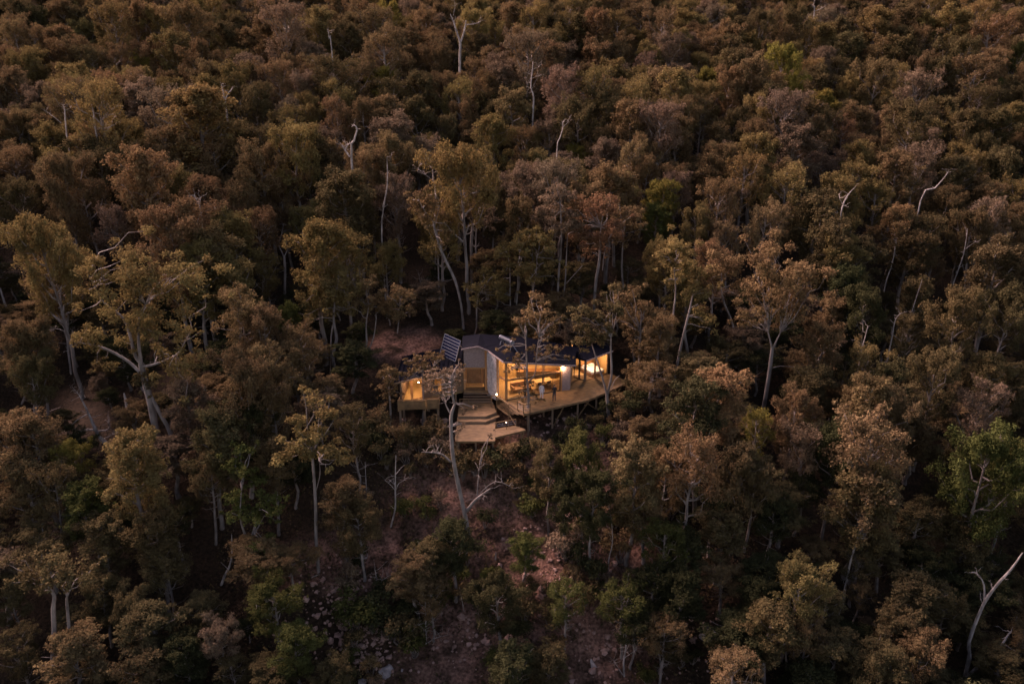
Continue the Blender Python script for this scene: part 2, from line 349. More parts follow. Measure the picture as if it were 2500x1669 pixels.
# left wing
lw = Vector((PL[0]-WA[0], PL[1]-WA[1], 0)); LL = lw.length; ld = lw.normalized(); ln = Vector((.02, 1, 0))
def lwp(u, dpt=0.): q = Vector((*WA, 0))+ld*u+ln*dpt; return (q.x, q.y)
EH = 2.5
window(lwp(.12), lwp(1.25), .05, 2.3, 2.32, 'timber'); window(lwp(1.3), lwp(2.45), .05, 2.32, 2.35, 'timber')
wall('clad_wall', lwp(2.5), lwp(3.4), -.3, EH, EH, 'clad'); window(lwp(3.42), lwp(4.55), .3, 1.9, 1.9, 'timber')
MB().bar((*lwp(3.42, .05), .15), (*lwp(4.55, .05), .15), .3, .12).build('sill_panel', 'clad', house)
MB().bar((*lwp(3.42, .05), 2.2), (*lwp(4.55, .05), 2.2), .6, .12).build('head_panel', 'clad', house)
wall('clad_wall', lwp(4.57), lwp(LL-.02), -.3, EH, EH+.05, 'clad')
for k in range(22):
    u = 4.62+k*.115
    if u < LL-.1: MB().bar((*lwp(u, -.02), -.25), (*lwp(u, -.02), EH-.02), .09, .03).build('cladding_board', 'clad', house)
for k in range(8): MB().bar((*lwp(2.54+k*.115, -.02), -.25), (*lwp(2.54+k*.115, -.02), EH-.02), .09, .03).build('cladding_board', 'clad', house)
wall('end_wall', lwp(.06, 4.6), lwp(.06), -.3, 2.9, EH, 'clad'); wall('back_wall', lwp(LL, 4.6), lwp(.2, 4.6), -.3, 2.9, 2.9, 'ply')
MB().prism([lwp(0), lwp(LL), lwp(LL, 4.6), lwp(0, 4.6)], -.04, -.32).build('floor_slab', 'ply', house)
# roofs (sheet + standing seams)
def roof(poly, th=.16, name='roof'): return MB().prism(poly, 0, th).build(name, 'roof', house)
def P3(p, z): return (p[0], p[1], z)
rl = roof([P3(lwp(-.45, -.55), 2.55), P3(lwp(LL-.1, -.4), 2.66), P3(lwp(LL-.1, 5.0), 3.25), P3(lwp(-.3, 5.0), 3.05)])
for k in range(15):
    u = -.35+k*.5; a = P3(lwp(u, -.52), 2.60+.009*k); b = P3(lwp(u, 4.95), 3.11+.013*k); MB().bar(a, b, .06, .04).build('seam', 'roof', rl)
MB().bar(P3(lwp(-.46, -.58), 2.46), P3(lwp(LL-.25, -.43), 2.57), .17, .04).build('fascia', 'clad', rl)
RG = (PKX+.1, 6.6, 4.75)
rt = roof([(PL[0]-.2, 2.62, 4.62), (PKX, 2.62, 4.93), RG, (PL[0]-.3, 6.6, 4.5)], .14)
rm = roof([(PKX+.004, 2.62, 4.925), (-2.35, 2.3, 4.6), (-.78, -.12, 4.42), (1.8, 6.8, 4.25), (RG[0]+.004, RG[1], 4.745)], .13)
re_ = roof([(-.776, -.13, 4.415), (5.25, 2.28, 3.08), (6.5, 2.5, 2.92), (6.75, 7.0, 3.1), (1.804, 6.8, 4.245)], .13)
MB().bar((-.82, -.2, 4.30), (5.25, 2.2, 2.97), .16, .05).build('fascia', 'shingle', re_)
MB().bar((5.3, 2.23, 2.96), (6.5, 2.44, 2.82), .15, .05).build('fascia', 'shingle', re_)
MB().bar((-2.38, 2.22, 4.50), (-.85, -.2, 4.31), .15, .05).build('fascia', 'shingle', rm)
MB().bar((PL[0]-.2, 2.58, 4.54), (PKX, 2.58, 4.85), .13, .05).build('fascia', 'shingle', rt)
MB().bar((PKX, 2.58, 4.85), (-2.36, 2.24, 4.53), .13, .05).build('fascia', 'shingle', rt)
rr = roof([(6.2, 6.3, 2.46), (7.75, 4.7, 2.50), (10.75, 6.8, 2.80), (9.6, 10.4, 3.2), (6.75, 9.2, 2.98)], .12)
MB().bar((7.74, 4.66, 2.42), (10.76, 6.75, 2.72), .13, .05).build('fascia', 'shingle', rr)
MB().prism([(-4.8, 3.0, 4.40), (PKX, 3.0, 4.6), (-2.5, 2.75, 4.40), (-.7, .35, 4.24), (1.7, 6.5, 4.10), (-4.8, 6.4, 4.3)], 0, .03).build('ceiling', 'ply', house)
MB().prism([(-.68, .36, 4.235), (5.2, 2.75, 2.90), (5.9, 2.9, 2.80), (6.4, 6.7, 2.95), (1.72, 6.5, 4.09)], 0, .03).build('ceiling', 'ply', house)
# balcony of the left wing
BX0, BX1, BY = -11.13, -7.2, -1.57
MB().prism([(BX0, BY), (BX1, BY+.35), lwp(4.4, -.05), lwp(0, -.05)], -.045, -.2).build('balcony_floor', 'deck', house)
for a, b in (((BX0, BY), (-8.48, BY)), ((-8.3, BY+.12), (BX1, BY+.35))):
    for k in range(5): MB().bar((*a, .05+k*.165), (*b, .05+k*.165), .15, .035).build('parapet_board', 'deck', house)
    MB().bar((a[0]-.05, a[1], .88), (b[0]+.05, b[1], .88), .06, .12).build('rail', 'deck', house)
    for t in (0, 1): q = lerp(a, b, t); MB().bar((q[0], q[1]-.06, -.3), (q[0], q[1]-.06, .94), .09).build('post', 'deck', house)
for a, b in (((BX0, BY+.03), lwp(0, -.1)),):
    for k in range(5): MB().bar((*a, .05+k*.165), (*b, .05+k*.165), .15, .035).build('parapet_board', 'deck', house)
for q in ((-11, -1.3), (-8.6, -1.3), (-7.3, -1.0), lwp(.3, .2), lwp(3, .2), lwp(6, .2), lwp(.3, 3), (-.3, .6), (2, 1.7), (5, 3), (7.6, 5.4), (9.9, 7)):
    zt = float(terr(*q)); MB().bar((*q, zt-.4), (*q, -.31), .2).build('pile', 'clad', house)

# ------------------------------------------------------------------ decks
def clip(poly, nrm, c):
    out = []
    for i in range(len(poly)):
        a, b = poly[i], poly[(i+1) % len(poly)]; da = a[0]*nrm[0]+a[1]*nrm[1]-c; db = b[0]*nrm[0]+b[1]*nrm[1]-c
        if da <= 0: out.append(a)
        if da*db < 0: t = da/(da-db); out.append((a[0]+(b[0]-a[0])*t, a[1]+(b[1]-a[1])*t))
    return out
def boards(name, poly, z, ang, parent, wd=.14, th=.035, mat='deck', stuff=True):
    n = (-math.sin(ang), math.cos(ang)); o = [p[0]*n[0]+p[1]*n[1] for p in poly]; m = MB(); c = min(o)
    rr_ = random.Random(5)
    while c < max(o):
        q = clip(clip(poly, n, c+wd-.01), (-n[0], -n[1]), -c)
        if len(q) > 2: dz = rr_.uniform(-.004, .004); m.prism(q, z+dz, z-th)
        c += wd
    ob = m.build(name, mat, parent)
    if stuff: ob['kind'] = 'stuff'
    return ob
def post_to_ground(p, ztop, parent, wd=.16, mat='clad'):
    zt = float(terr(p[0], p[1])); MB().bar((p[0], p[1], zt-.5), (p[0], p[1], ztop), wd).build('post', mat, parent)
deck = empty('timber_deck', (5, 1, 0), 'wide raised timber deck where the two people stand, lit by the glass room', 'deck')
DP = [(1.18, -2.77), (3.12, -1.85), (7.6, .4), (9.45, 2.03), (12.31, 4.8), (10.8, 6.92), (6.2, 6.6), (-.55, .55), (-.62, .2)]
boards('decking', DP, -.005, math.atan2(2.28, 5.55), deck)
for i in range(5):
    a, b = DP[i], DP[i+1]; MB().bar((*a, -.12), (*b, -.12), .2, .05).build('edge_beam', 'deck', deck)
MB().bar((*DP[0], -.12), (*DP[8], -.12), .2, .05).build('edge_beam', 'deck', deck)
for k in range(7):
    t = k/6; a = lerp(DP[0], DP[4], t); b = lerp((-.6, .3), DP[5], t); MB().bar((*a, -.2), (*b, -.2), .2, .06).build('joist', 'deck', deck)
for p in ((1.6, -2.2), (4.0, -1.1), (6.6, .3), (8.6, 1.7), (10.6, 3.8), (11.6, 5.2), (3.2, .6), (6.8, 2.6), (9, 4.2)): post_to_ground(p, -.1, deck, .18)
for p, q in (((6.6, .3), (8.0, 1.3)), ((8.6, 1.7), (7.2, .7)), ((4, -1.1), (5.2, -.4))):
    z0 = float(terr(*p)); MB().bar((*p, max(z0, -2.6)), (*q, -.25), .1).build('brace', 'deck', deck)
# rail on the left end of the deck
for a, b in (((.55, -1.9), (1.1, -2.6)), ((1.12, -2.62), (1.75, -2.42))):
    MB().bar((*a, .95), (*b, .95), .05, .09).build('rail', 'deck', deck)
    for t in (0, 1): q = lerp(a, b, t); MB().bar((*q, -.1), (*q, .95), .08).build('rail_post', 'deck', deck)
    for k in range(3): MB().bar((*a, .25+.22*k), (*b, .25+.22*k), .02).build('rail_wire', 'steel', deck)
# steps and lower terrace
terrace = empty('lower_terrace', (-2.5, -2.5, -1.4), 'stepped lower timber terrace with sunken planting in front of the entry', 'terrace')
PA = [(-5.35, -1.47), (-2.55, -1.47), (-1.55, -.55), (-1.9, 1.5), (-5.35, 1.5)]
boards('decking', PA, -.9, 0, terrace)
PB = [(-5.3, -2.17), (-2.6, -2.17), (-1.2, -.95), (-1.52, -.58), (-2.56, -1.5), (-5.3, -1.5)]
boards('step_decking', [PB[0], PB[1], (-2.56, -1.5), PB[5]], -1.15, 0, terrace)
boards('step_decking', [PB[1], PB[2], PB[3], PB[4]], -1.15, math.atan2(1.22, 1.4), terrace)
PC = [(-5.3, -5.66), (-1.62, -5.66), (-1.62, -1.6), (-2.66, -2.2), (-5.3, -2.2)]
boards('decking', PC, -1.4, 0, terrace)
PD = [(-1.6, -4.9), (1.33, -3.39), (.38, -2.51), (-1.6, -3.2)]
boards('decking', PD, -1.395, math.atan2(1.51, 2.93), terrace)
for a, b, z in ((PC[0], PC[1], -1.5), (PC[0], PC[4], -1.5), (PC[1], (-1.62, -4.9), -1.5), (PD[0], PD[1], -1.5), (PD[1], PD[2], -1.5), (PD[2], PD[3], -1.5)):
    MB().bar((*a, z), (*b, z), .2, .05).build('edge_beam', 'deck', terrace)
for a, b, z in (((-5.3, -1.485), (-2.56, -1.485), -1.04), ((-2.56, -1.485), (-1.53, -.56), -1.04), ((-5.3, -2.185), (-2.62, -2.185), -1.30), ((-2.62, -2.185), (-1.6, -1.3), -1.30)):
    MB().bar((*a, z), (*b, z), .2, .03).build('riser', 'clad', terrace)
for k, z in enumerate((-.18, -.36, -.54, -.72)):      # entry steps
    MB().prism([(-5.0, 2.5-.27*(k+1)), (-2.2+.02*k, 2.5-.27*(k+1)), (-2.2+.02*k, 2.5-.27*k), (-5.0, 2.5-.27*k)], z, z-.05).build('step', 'clad', terrace)
MB().prism([(-5.1, 1.45), (-1.9, 1.45), (-2.2, 2.5), (-5.0, 2.5)], -.86, -1.1).build('step_base', 'clad', terrace)
for a, b in (((-5.3, 1.3), (-4.4, 1.3)),):
    MB().bar((*a, -.35), (*b, -.35), .06).build('rail', 'deck', terrace)
    for t in (0, 1): q = lerp(a, b, t); MB().bar((*q, -.9), (*q, -.33), .08).build('rail_post', 'deck', terrace)
MB().bar((-5.33, -5.6, -1.25), (-5.33, 1.2, -.8), .05, .05).build('edge_trim', 'deck', terrace)
for p in ((-5.1, -5.4), (-3.4, -5.4), (-1.8, -5.4), (-5.1, -3.5), (-1.8, -3.6), (.9, -3.3), (-5.1, -1.2), (-2.4, -1.2), (-.2, -3.6)): post_to_ground(p, -1.45, terrace, .16)
zt = float(terr(.4, -4.4)); MB().bar((1.2, -3.4, -1.5), (.3, -4.6, -3.9), .08).build('brace', 'deck', terrace)
MB().bar((-1.5, -3.12, -.75), (.4, -2.43, -.75), .05, .07).build('rail', 'deck', terrace)
for t in (0, .5, 1): q = lerp((-1.5, -3.12), (.4, -2.43), t); MB().bar((*q, -1.4), (*q, -.75), .06).build('rail_post', 'deck', terrace)
for k in range(2): MB().bar((-1.5, -3.12, -1.2+.22*k), (.4, -2.43, -1.2+.22*k), .02).build('rail_wire', 'steel', terrace)
# stair with slatted balustrade between the deck and the terrace
stair = empty('outdoor_stair', (-.2, -.9, -.5), 'short timber stair with slatted balustrade linking deck and lower terrace', 'stair')
s0, s1 = at(*c2(175, 1000), -.45)[:2], at(*c2(335, 1115), -.45)[:2]
e0, e1 = (-.58, .1), (1.1, -2.7)
for k in range(3):
    t0, t1 = k/3, (k+1)/3
    a, b, c_, d_ = lerp(e0, s0, t0), lerp(e0, s0, t1), lerp(e1, s1, t1), lerp(e1, s1, t0)
    MB().prism([a, b, c_, d_], -.17*(k+1), -.17*(k+1)-.06).build('tread', 'deck', stair)
    MB().bar((*lerp(a, a, 0), -.17*k-.1), (*d_, -.17*k-.1), .12, .03).build('riser', 'clad', stair)
for k in range(15):
    q = lerp(s0, s1, k/14); MB().bar((*q, -.85), (*q, .38), .05, .03).build('baluster', 'deck', stair)
MB().bar((*s0, .42), (*s1, .42), .05, .1).build('rail', 'deck', stair)
q0 = at(*c2(110, 1010), -.6)[:2]
MB().bar((*q0, .35), (*s0, .42), .05, .08).build('rail', 'deck', stair)
for q in (q0, s0, s1): MB().bar((*q, float(terr(*q))-.3), (*q, .4), .09).build('post', 'deck', stair)
tt = at(*c2(428, 1285), -1.35); MB().bar((*s1, -.6), tt, .12, .06).build('stringer', 'deck', stair)
MB().bar((*s0, -.75), (*s1, -.75), .22, .05).build('stringer', 'deck', stair)

# ------------------------------------------------------------------ roof equipment
bl = at_y(*c1(700, 385), 5.4)
hd = np.array([1.55, -1.85, 0])/2.41; nh = np.array([-.77, -.64, 0]); dn = nh*.33+np.array([0, 0, -.945])
PW, PH = 2.75, 2.2; tl = bl-dn*PH; nrm = np.cross(hd, dn); nrm = nrm/np.linalg.norm(nrm); nrm = nrm*(1 if nrm@nh > 0 else -1)
sp = empty('solar_panel', bl, 'tilted dark blue solar panel rack with pale ladder-like frame on left roof', 'solar panel')
NR = 7
for k in range(NR+1):
    a = tl+dn*PH*k/NR; MB().bar(a+nrm*.02, a+hd*PW+nrm*.02, .032, .03).build('frame_bar', 'steel', sp)
for u in (0, PW): MB().bar(tl+hd*u+nrm*.01, tl+hd*u+dn*PH+nrm*.01, .04, .04).build('frame_rail', 'steel', sp)
for k in range(NR):
    a = tl+dn*(PH*k/NR+.025)+hd*.03; b = tl+dn*(PH*(k+1)/NR-.025)+hd*.03; e = hd*(PW-.06)
    q = [a, a+e, b+e, b]; MB().add([*q, *[p-nrm*.03 for p in q]], [(0, 1, 2, 3), (7, 6, 5, 4), (0, 4, 5, 1), (1, 5, 6, 2), (2, 6, 7, 3), (3, 7, 4, 0)]).build('cell_strip', 'cell', sp)
for u in (.2, PW-.2):
    a = tl+hd*u+dn*PH*.15; b = a-nh*1.1; b[2] = 3.1; MB().bar(a, b, .05).build('strut', 'steel', sp)
    a = tl+hd*u+dn*PH; b = a.copy(); b[2] = 2.9; MB().bar(a, b, .05).build('foot', 'steel', sp)
wa = at_y(*c1(1478, 172), 4.2); wb = wa+np.array([1.18, -1.55, .02])
wh = empty('water_heater', (wa+wb)/2-np.array([0, 0, 1.2]), 'pale cylindrical solar water tank on a spindly metal stand on the roof', 'water heater')
MB().cyl(wa, wb, .24, 16).build('tank', 'tank', wh, False)
for t in (0, 1):
    q = lerp(wa, wb, t); e = (wb-wa)/np.linalg.norm(wb-wa)*(.03 if t else -.03); MB().cyl(np.array(q)-e*.5, np.array(q)+e, .25, 16).build('end_cap', 'steel', wh)
for t, off in ((.08, (-.25, -.1)), (.45, (-.1, -.1)), (.92, (-.15, -.15)), (.97, (.75, -.55)), (.1, (.3, .4))):
    q = np.array(lerp(wa, wb, t)); MB().bar(q-np.array([0, 0, .18]), (q[0]+off[0], q[1]+off[1], 4.30-.16*(off[0] > .5)), .045).build('leg', 'steel', wh)
vp = at_y(*c1(1400, 290), 5.6)
vpo = MB().cyl((vp[0], vp[1], 4.4), (vp[0], vp[1], vp[2]+.5), .06, 10).cyl((vp[0], vp[1], vp[2]+.5), (vp[0], vp[1], vp[2]+.58), .1, 10).build('vent_pipe', 'white')
tag(vpo, 'short white vent pipe on the dark roof left of the water tank', 'pipe')

# ------------------------------------------------------------------ lamps
LAMP = .30
def lamp(name, loc, label, e, r_=.09, mat='lamp', col=(1, .72, .40), body=None, group=None):
    o = empty(name, loc, label, 'lamp', group)
    bm = bmesh.new(); bmesh.ops.create_uvsphere(bm, u_segments=12, v_segments=8, radius=r_); me = bpy.data.meshes.new('bulb'); bm.to_mesh(me); bm.free()
    me.polygons.foreach_set('use_smooth', [True]*len(me.polygons)); link('bulb', me, M[mat], o)
    l = bpy.data.lights.new(name+'_light', 'POINT'); l.energy = e*LAMP; l.color = col; l.shadow_soft_size = r_*1.05
    lo = bpy.data.objects.new(name+'_light', l); COL.objects.link(lo); lo.parent = o; lo.location = (0, 0, -r_*1.3)
    if body: body(o)
    return o
def cord(top): return lambda o: MB().bar((o.location.x, o.location.y, o.location.z+.08), (o.location.x, o.location.y, top), .02).build('cord', 'dark', o)
def bracket(dx, dy): return lambda o: MB().bar((o.location.x, o.location.y, o.location.z+.06), (o.location.x+dx, o.location.y+dy, o.location.z+.1), .05).build('bracket', 'dark', o)
lamp('pendant_lamp', (.9, 3.4, 2.75), 'pendant lamp deep inside the tall glass room, left side', 150, .1, body=cord(4.0))
lamp('pendant_lamp', (3.4, 4.2, 2.6), 'small bright pendant lamp high behind the middle panes of the glass room', 150, .09, 'lampw', body=cord(3.3))
lamp('pendant_lamp', (.2, 5.2, 2.6), 'pendant lamp over the back of the glass room', 150, .09, body=cord(4.0))
lamp('wall_lamp', (5.15, 2.42, 2.66), 'bright round wall lamp under the eave at the shingled block', 85, .09, 'lampw', (1, .72, .42), bracket(.05, .2))
lamp('ceiling_lamp', (8.4, 7.2, 2.3), 'lamp inside the right hand bedroom wing', 210, .1, body=cord(2.7))
lamp('ceiling_lamp', (-9.9, 1.6, 2.1), 'lamp glowing in the window of the left wing', 110, .1, body=cord(2.8))
lamp('ceiling_lamp', (lwp(4.0, 1.4)[0], lwp(4.0, 1.4)[1], 1.5), 'lamp glowing behind the small window of the left wing', 25, .1, body=cord(2.8))
pl = at(*c2(175, 912), .5)
lamp('post_lamp', (s0[0]+.02, s0[1]-.02, .58), 'small round lamp on the stair rail post', 14, .07, 'lampw', (1, .78, .5), lambda o: MB().bar((o.location.x, o.location.y, .38), (o.location.x, o.location.y, .53), .04).build('stem', 'dark', o))
ul = at(*c2(215, 1437), -1.75)
lamp('under_deck_lamp', (ul[0], ul[1], -1.75), 'small lamp under the front edge of the lower terrace', 12, .07, 'lampw', (1, .75, .42), bracket(0, .3))
lamp('step_lamp', (-.55, -3.3, -.65), 'small lamp by the terrace rail', 5, .035, 'lampw', (1, .78, .5), lambda o: MB().bar((o.location.x, o.location.y, -1.39), (o.location.x, o.location.y, -.69), .04).build('stem', 'dark', o))
lamp('balcony_lamp', (-9.2, -.25, 2.2), 'lamp under the eave over the left balcony', 40, .06, 'lampw', (1, .66, .32), bracket(0, .3))

# ------------------------------------------------------------------ furniture seen through the glass
def table(loc, sz, label, mat='ply', cat='table', name='dining_table'):
    x, y, z0 = loc; o = empty(name, loc, label, cat)
    MB().box((x, y, sz[2]-.03), (sz[0], sz[1], .06), .38).build('tabletop', mat, o)
    ca, sa = math.cos(.38), math.sin(.38)
    for i in (-1, 1):
        for j in (-1, 1):
            lx, ly = i*(sz[0]/2-.08), j*(sz[1]/2-.08); MB().box((x+lx*ca-ly*sa, y+lx*sa+ly*ca, (sz[2]-.06)/2), (.07, .07, sz[2]-.06), .38).build('leg', mat, o)
    return o
table((3.2, 3.6, 0), (1.9, .95, .76), 'wooden dining table behind the middle glass doors', 'ply')
def chair(x, y, rz, label):
    o = empty('dining_chair', (x, y, 0), label, 'chair', 'chairs at the dining table'); c, s_ = math.cos(rz), math.sin(rz)
    T = lambda a, b: (x+a*c-b*s_, y+a*s_+b*c)
    MB().box((x, y, .45), (.44, .42, .04), rz).build('seat', 'kitchen', o); MB().box((*T(0, -.2), .72), (.42, .04, .35), rz).build('backrest', 'kitchen', o)
    for i in (-.19, .19):
        for j in (-.18, .18): MB().box((*T(i, j), .215), (.04, .04, .43), rz).build('leg', 'kitchen', o)
for i, (x, y, r_) in enumerate(((2.75, 2.85, .38), (3.75, 3.25, .38), (2.65, 4.1, 3.52), (3.55, 4.45, 3.52))): chair(x, y, r_, 'dark chair at the dining table, '+('near left seat', 'near right seat', 'far left seat', 'far right seat')[i])
ko = empty('kitchen_counter', (2.6, 5.9, 0), 'dark kitchen counter along the back wall of the glass room', 'counter')
MB().box((2.6, 5.95, .43), (4.2, .65, .86), .06).build('cabinet', 'kitchen', ko); MB().box((2.6, 5.93, .885), (4.3, .7, .05), .06).build('worktop', 'timber', ko)
MB().box((2.6, 6.15, 1.9), (3.6, .35, .6), .06).build('wall_cupboard', 'timber', ko)
so_ = empty('sofa', (.9, 2.7, 0), 'brown sofa behind the left corner of the glass room', 'sofa')
MB().box((.9, 2.7, .22), (1.9, .85, .3), .38).build('seat', 'timber', so_); MB().box((.72, 3.1, .55), (1.9, .2, .5), .38).build('backrest', 'timber', so_)
for s_ in (-1, 1): MB().box((.9+s_*.93*math.cos(.38), 2.7+s_*.93*math.sin(.38), .4), (.16, .85, .4), .38).build('armrest', 'timber', so_)
bo = empty('bed', (8.7, 7.3, 0), 'bed with white cover in the right hand glass wing', 'bed')
MB().box((8.7, 7.3, .18), (1.6, 2.0, .3), .6).build('base', 'timber', bo); MB().box((8.7, 7.3, .43), (1.56, 1.96, .2), .6).build('mattress', 'white', bo)
for s_ in (-1, 1): MB().box((8.3+s_*.33, 8.0+s_*.22, .58), (.6, .38, .13), .6).build('pillow', 'cloth_w', bo)
MB().box((8.15, 8.3, .6), (1.6, .06, 1.1), .6).build('headboard', 'timber', bo)

# ------------------------------------------------------------------ people
def person(loc, rz, label, top, bottom, hands_front, ht=1.74):
    J = {'pel': (0, 0, .93, .15, .11), 'waist': (0, .01, 1.08, .135, .1), 'chest': (0, 0, 1.28, .165, .115), 'neckb': (0, .01, 1.46, .07, .065), 'neck': (0, 0, 1.53, .055, .055),
         'chin': (0, -.02, 1.58, .065, .08), 'head': (0, -.01, 1.67, .08, .1), 'crown': (0, 0, 1.735, .05, .065)}
    E = [('pel', 'waist'), ('waist', 'chest'), ('chest', 'neckb'), ('neckb', 'neck'), ('neck', 'chin'), ('chin', 'head'), ('head', 'crown')]
    for s_, n in ((-1, 'l'), (1, 'r')):
        J['sh'+n] = (s_*.18, .01, 1.42, .06, .06)
        if hands_front: J['el'+n] = (s_*.25, -.02, 1.15, .045, .045); J['wr'+n] = (s_*.10, -.2, 1.08, .032, .032); hd_ = Vector((-s_*.55, -.5, .05))
        else: J['el'+n] = (s_*.25, .05, 1.14, .045, .045); J['wr'+n] = (s_*.25, -.03, .90, .032, .032); hd_ = Vector((0, -.12, -1))
        wv = Vector(J['wr'+n][:3]); hd_.normalize(); pal = wv+hd_*.075; J['pa'+n] = (*pal, .036, .02)
        E += [('chest', 'sh'+n), ('sh'+n, 'el'+n), ('el'+n, 'wr'+n), ('wr'+n, 'pa'+n)]
        side = Vector((0, 0, 1)) if hands_front else Vector((0, 1, 0)); inn = Vector((-s_, 0, 0)) if not hands_front else Vector((0, .6, -.3))
        for k in range(4):
            ff = pal+hd_*.05+side*(.024*(1.5-k)); l = (.045, .055, .05, .038)[k]
            J['fa%d'%k+n] = (*ff, .0095, .0095); J['fb%d'%k+n] = (*(ff+hd_*l+inn*.012), .0085, .0085); J['fc%d'%k+n] = (*(ff+hd_*(l*1.5)+inn*.035), .007, .007)
            E += [('pa'+n, 'fa%d'%k+n), ('fa%d'%k+n, 'fb%d'%k+n), ('fb%d'%k+n, 'fc%d'%k+n)]
        th = wv+hd_*.035+side*.035; J['ta'+n] = (*th, .012, .012); J['tb'+n] = (*(th+hd_*.035+side*.018+inn*.01), .009, .009); E += [('wr'+n, 'ta'+n), ('ta'+n, 'tb'+n)]
        J['hip'+n] = (s_*.1, 0, .86, .095, .1); J['kn'+n] = (s_*.115, -.02, .49, .065, .068); J['an'+n] = (s_*.12, .02, .09, .045, .05); J['to'+n] = (s_*.135, -.16, .035, .042, .033); J['he'+n] = (s_*.12, .06, .045, .04, .04)
        E += [('pel', 'hip'+n), ('hip'+n, 'kn'+n), ('kn'+n, 'an'+n), ('an'+n, 'to'+n), ('an'+n, 'he'+n)]
    ks = list(J); me = bpy.data.meshes.new('person'); me.from_pydata([J[k][:3] for k in ks], [(ks.index(a), ks.index(b)) for a, b in E], [])
    # clothing bands by height on the body: shoes, trousers, shirt, skin
    m, n, out = newmat('person_'+top); b = N(n, 'ShaderNodeBsdfPrincipled'); b.inputs['Roughness'].default_value = .9
    tc = N(n, 'ShaderNodeTexCoord'); sx = N(n, 'ShaderNodeSeparateXYZ'); n.links.new(tc.outputs['Object'], sx.inputs[0])
    mr = N(n, 'ShaderNodeMapRange'); mr.inputs['From Max'].default_value = 2; n.links.new(sx.outputs[2], mr.inputs[0])
    cr = N(n, 'ShaderNodeValToRGB'); cr.color_ramp.interpolation = 'CONSTANT'
    colt = dict(w=(.72, .66, .70, 1), d=(.014, .014, .017, 1), j=(.03, .03, .045, 1), s=(.46, .27, .19, 1), k=(.02, .018, .016, 1))
    e = cr.color_ramp.elements; e[0].color = colt['k']; e[1].position = .04; e[1].color = colt[bottom]
    for pos, c in ((.475, colt[top]), (.755, colt['s'])): q = e.new(pos); q.color = c
    n.links.new(mr.outputs[0], cr.inputs[0]); n.links.new(cr.outputs[0], b.inputs['Base Color']); n.links.new(b.outputs[0], out.inputs[0])
    o = link('person', me, m); sk = o.modifiers.new('skin', 'SKIN'); sk.use_smooth_shade = True
    for i, k in enumerate(ks): me.skin_vertices[0].data[i].radius = J[k][3:5]; me.skin_vertices[0].data[i].use_root = (k == 'pel')
    ss = o.modifiers.new('sub', 'SUBSURF'); ss.levels = ss.render_levels = 2
    sc = ht/1.76; o.location = (loc[0], loc[1], .015); o.rotation_euler[2] = rz; o.scale = (sc,)*3; tag(o, label, 'person')
    bm = bmesh.new(); bmesh.ops.create_icosphere(bm, subdivisions=3, radius=1)
    for v_ in list(bm.verts):
        if v_.co.z < -.25 or (v_.co.y < -.45 and v_.co.z < .35): bm.verts.remove(v_)
    for v_ in bm.verts: v_.co = Vector((v_.co.x*.094, v_.co.y*.112+.012, v_.co.z*.115+1.675))
    h = bpy.data.meshes.new('hair'); bm.to_mesh(h); bm.free(); h.polygons.foreach_set('use_smooth', [True]*len(h.polygons)); link('hair', h, M['hair'], o)
    for s_ in (-1, 1): MB().box((s_*.03, -.105, 1.665), (.018, .012, .01)).build('eye', 'dark', None)
    for q in [x for x in COL.objects if x.name.startswith('eye') and x.parent is None]: q.parent = o
    nb = MB().add([(-.012, -.1, 1.625), (.012, -.1, 1.625), (0, -.135, 1.63), (0, -.1, 1.67)], [(0, 1, 2), (0, 2, 3), (1, 3, 2), (0, 3, 1)]).build('nose', 'skin', None); nb.parent = o
    return o
person((2.97, .67), R(160), 'person dressed all in white standing on the deck by the glass', 'w', 'w', False, 1.68)
person((4.21, .08), R(205), 'person in dark clothes standing on the deck with hands held in front', 'd', 'j', True, 1.80)

# ================================================================== TREES
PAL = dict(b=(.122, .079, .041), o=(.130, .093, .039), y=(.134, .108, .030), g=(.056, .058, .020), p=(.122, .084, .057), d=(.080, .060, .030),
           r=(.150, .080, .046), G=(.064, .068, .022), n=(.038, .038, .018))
CN = dict(b='rusty brown', o='ochre brown', y='yellow-green', g='dark green', p='greyish brown', d='dark olive', r='orange-rust', G='bright green', n='deep green')
def leaves(centres, radii, per, size, rng, up=.55, flat=.8):
    """leaf-sized quads spread through clumps (denser towards the clump's outside); returns V, Q, tint"""
    c = np.asarray(centres, float); r = np.asarray(radii, float); cnt = np.maximum(8, (per*r**2).astype(int)); idx = np.repeat(np.arange(len(c)), cnt); n = len(idx)
    d = rng.normal(size=(n, 3)); d /= np.linalg.norm(d, axis=1)[:, None]
    dd = d.copy(); lowc = dd[:, 2] < -.2; flip = lowc & (rng.random(n) < .6); d[flip, 2] *= -1
    rad = r[idx]*(rng.random(n)**.45)*(1+.3*np.sin(d[:, 0]*6+idx)*np.cos(d[:, 1]*6+idx*1.7)+.12*np.sin(d[:, 2]*9+idx*2.3))
    pos = c[idx]+d*rad[:, None]*np.array([1, 1, flat])
    nr = d*.5+np.array([0, 0, up])+rng.normal(size=(n, 3))*.62; nr /= np.linalg.norm(nr, axis=1)[:, None]
    t = np.cross(nr, rng.normal(size=(n, 3))); t /= np.linalg.norm(t, axis=1)[:, None]; b = np.cross(nr, t)
    s = size*rng.uniform(.6, 1.3, n)[:, None]
    V = np.stack([pos-t*s, pos-b*s*.55+nr*s*.12, pos+t*s, pos+b*s*.55+nr*s*.12], 1).reshape(-1, 3)
    Q = np.arange(n*4).reshape(-1, 4)
    ct = rng.random(len(c)); tint = np.clip(ct[idx]*.4+rng.random(n)*.6, 0, 1)
    return V, Q, tint
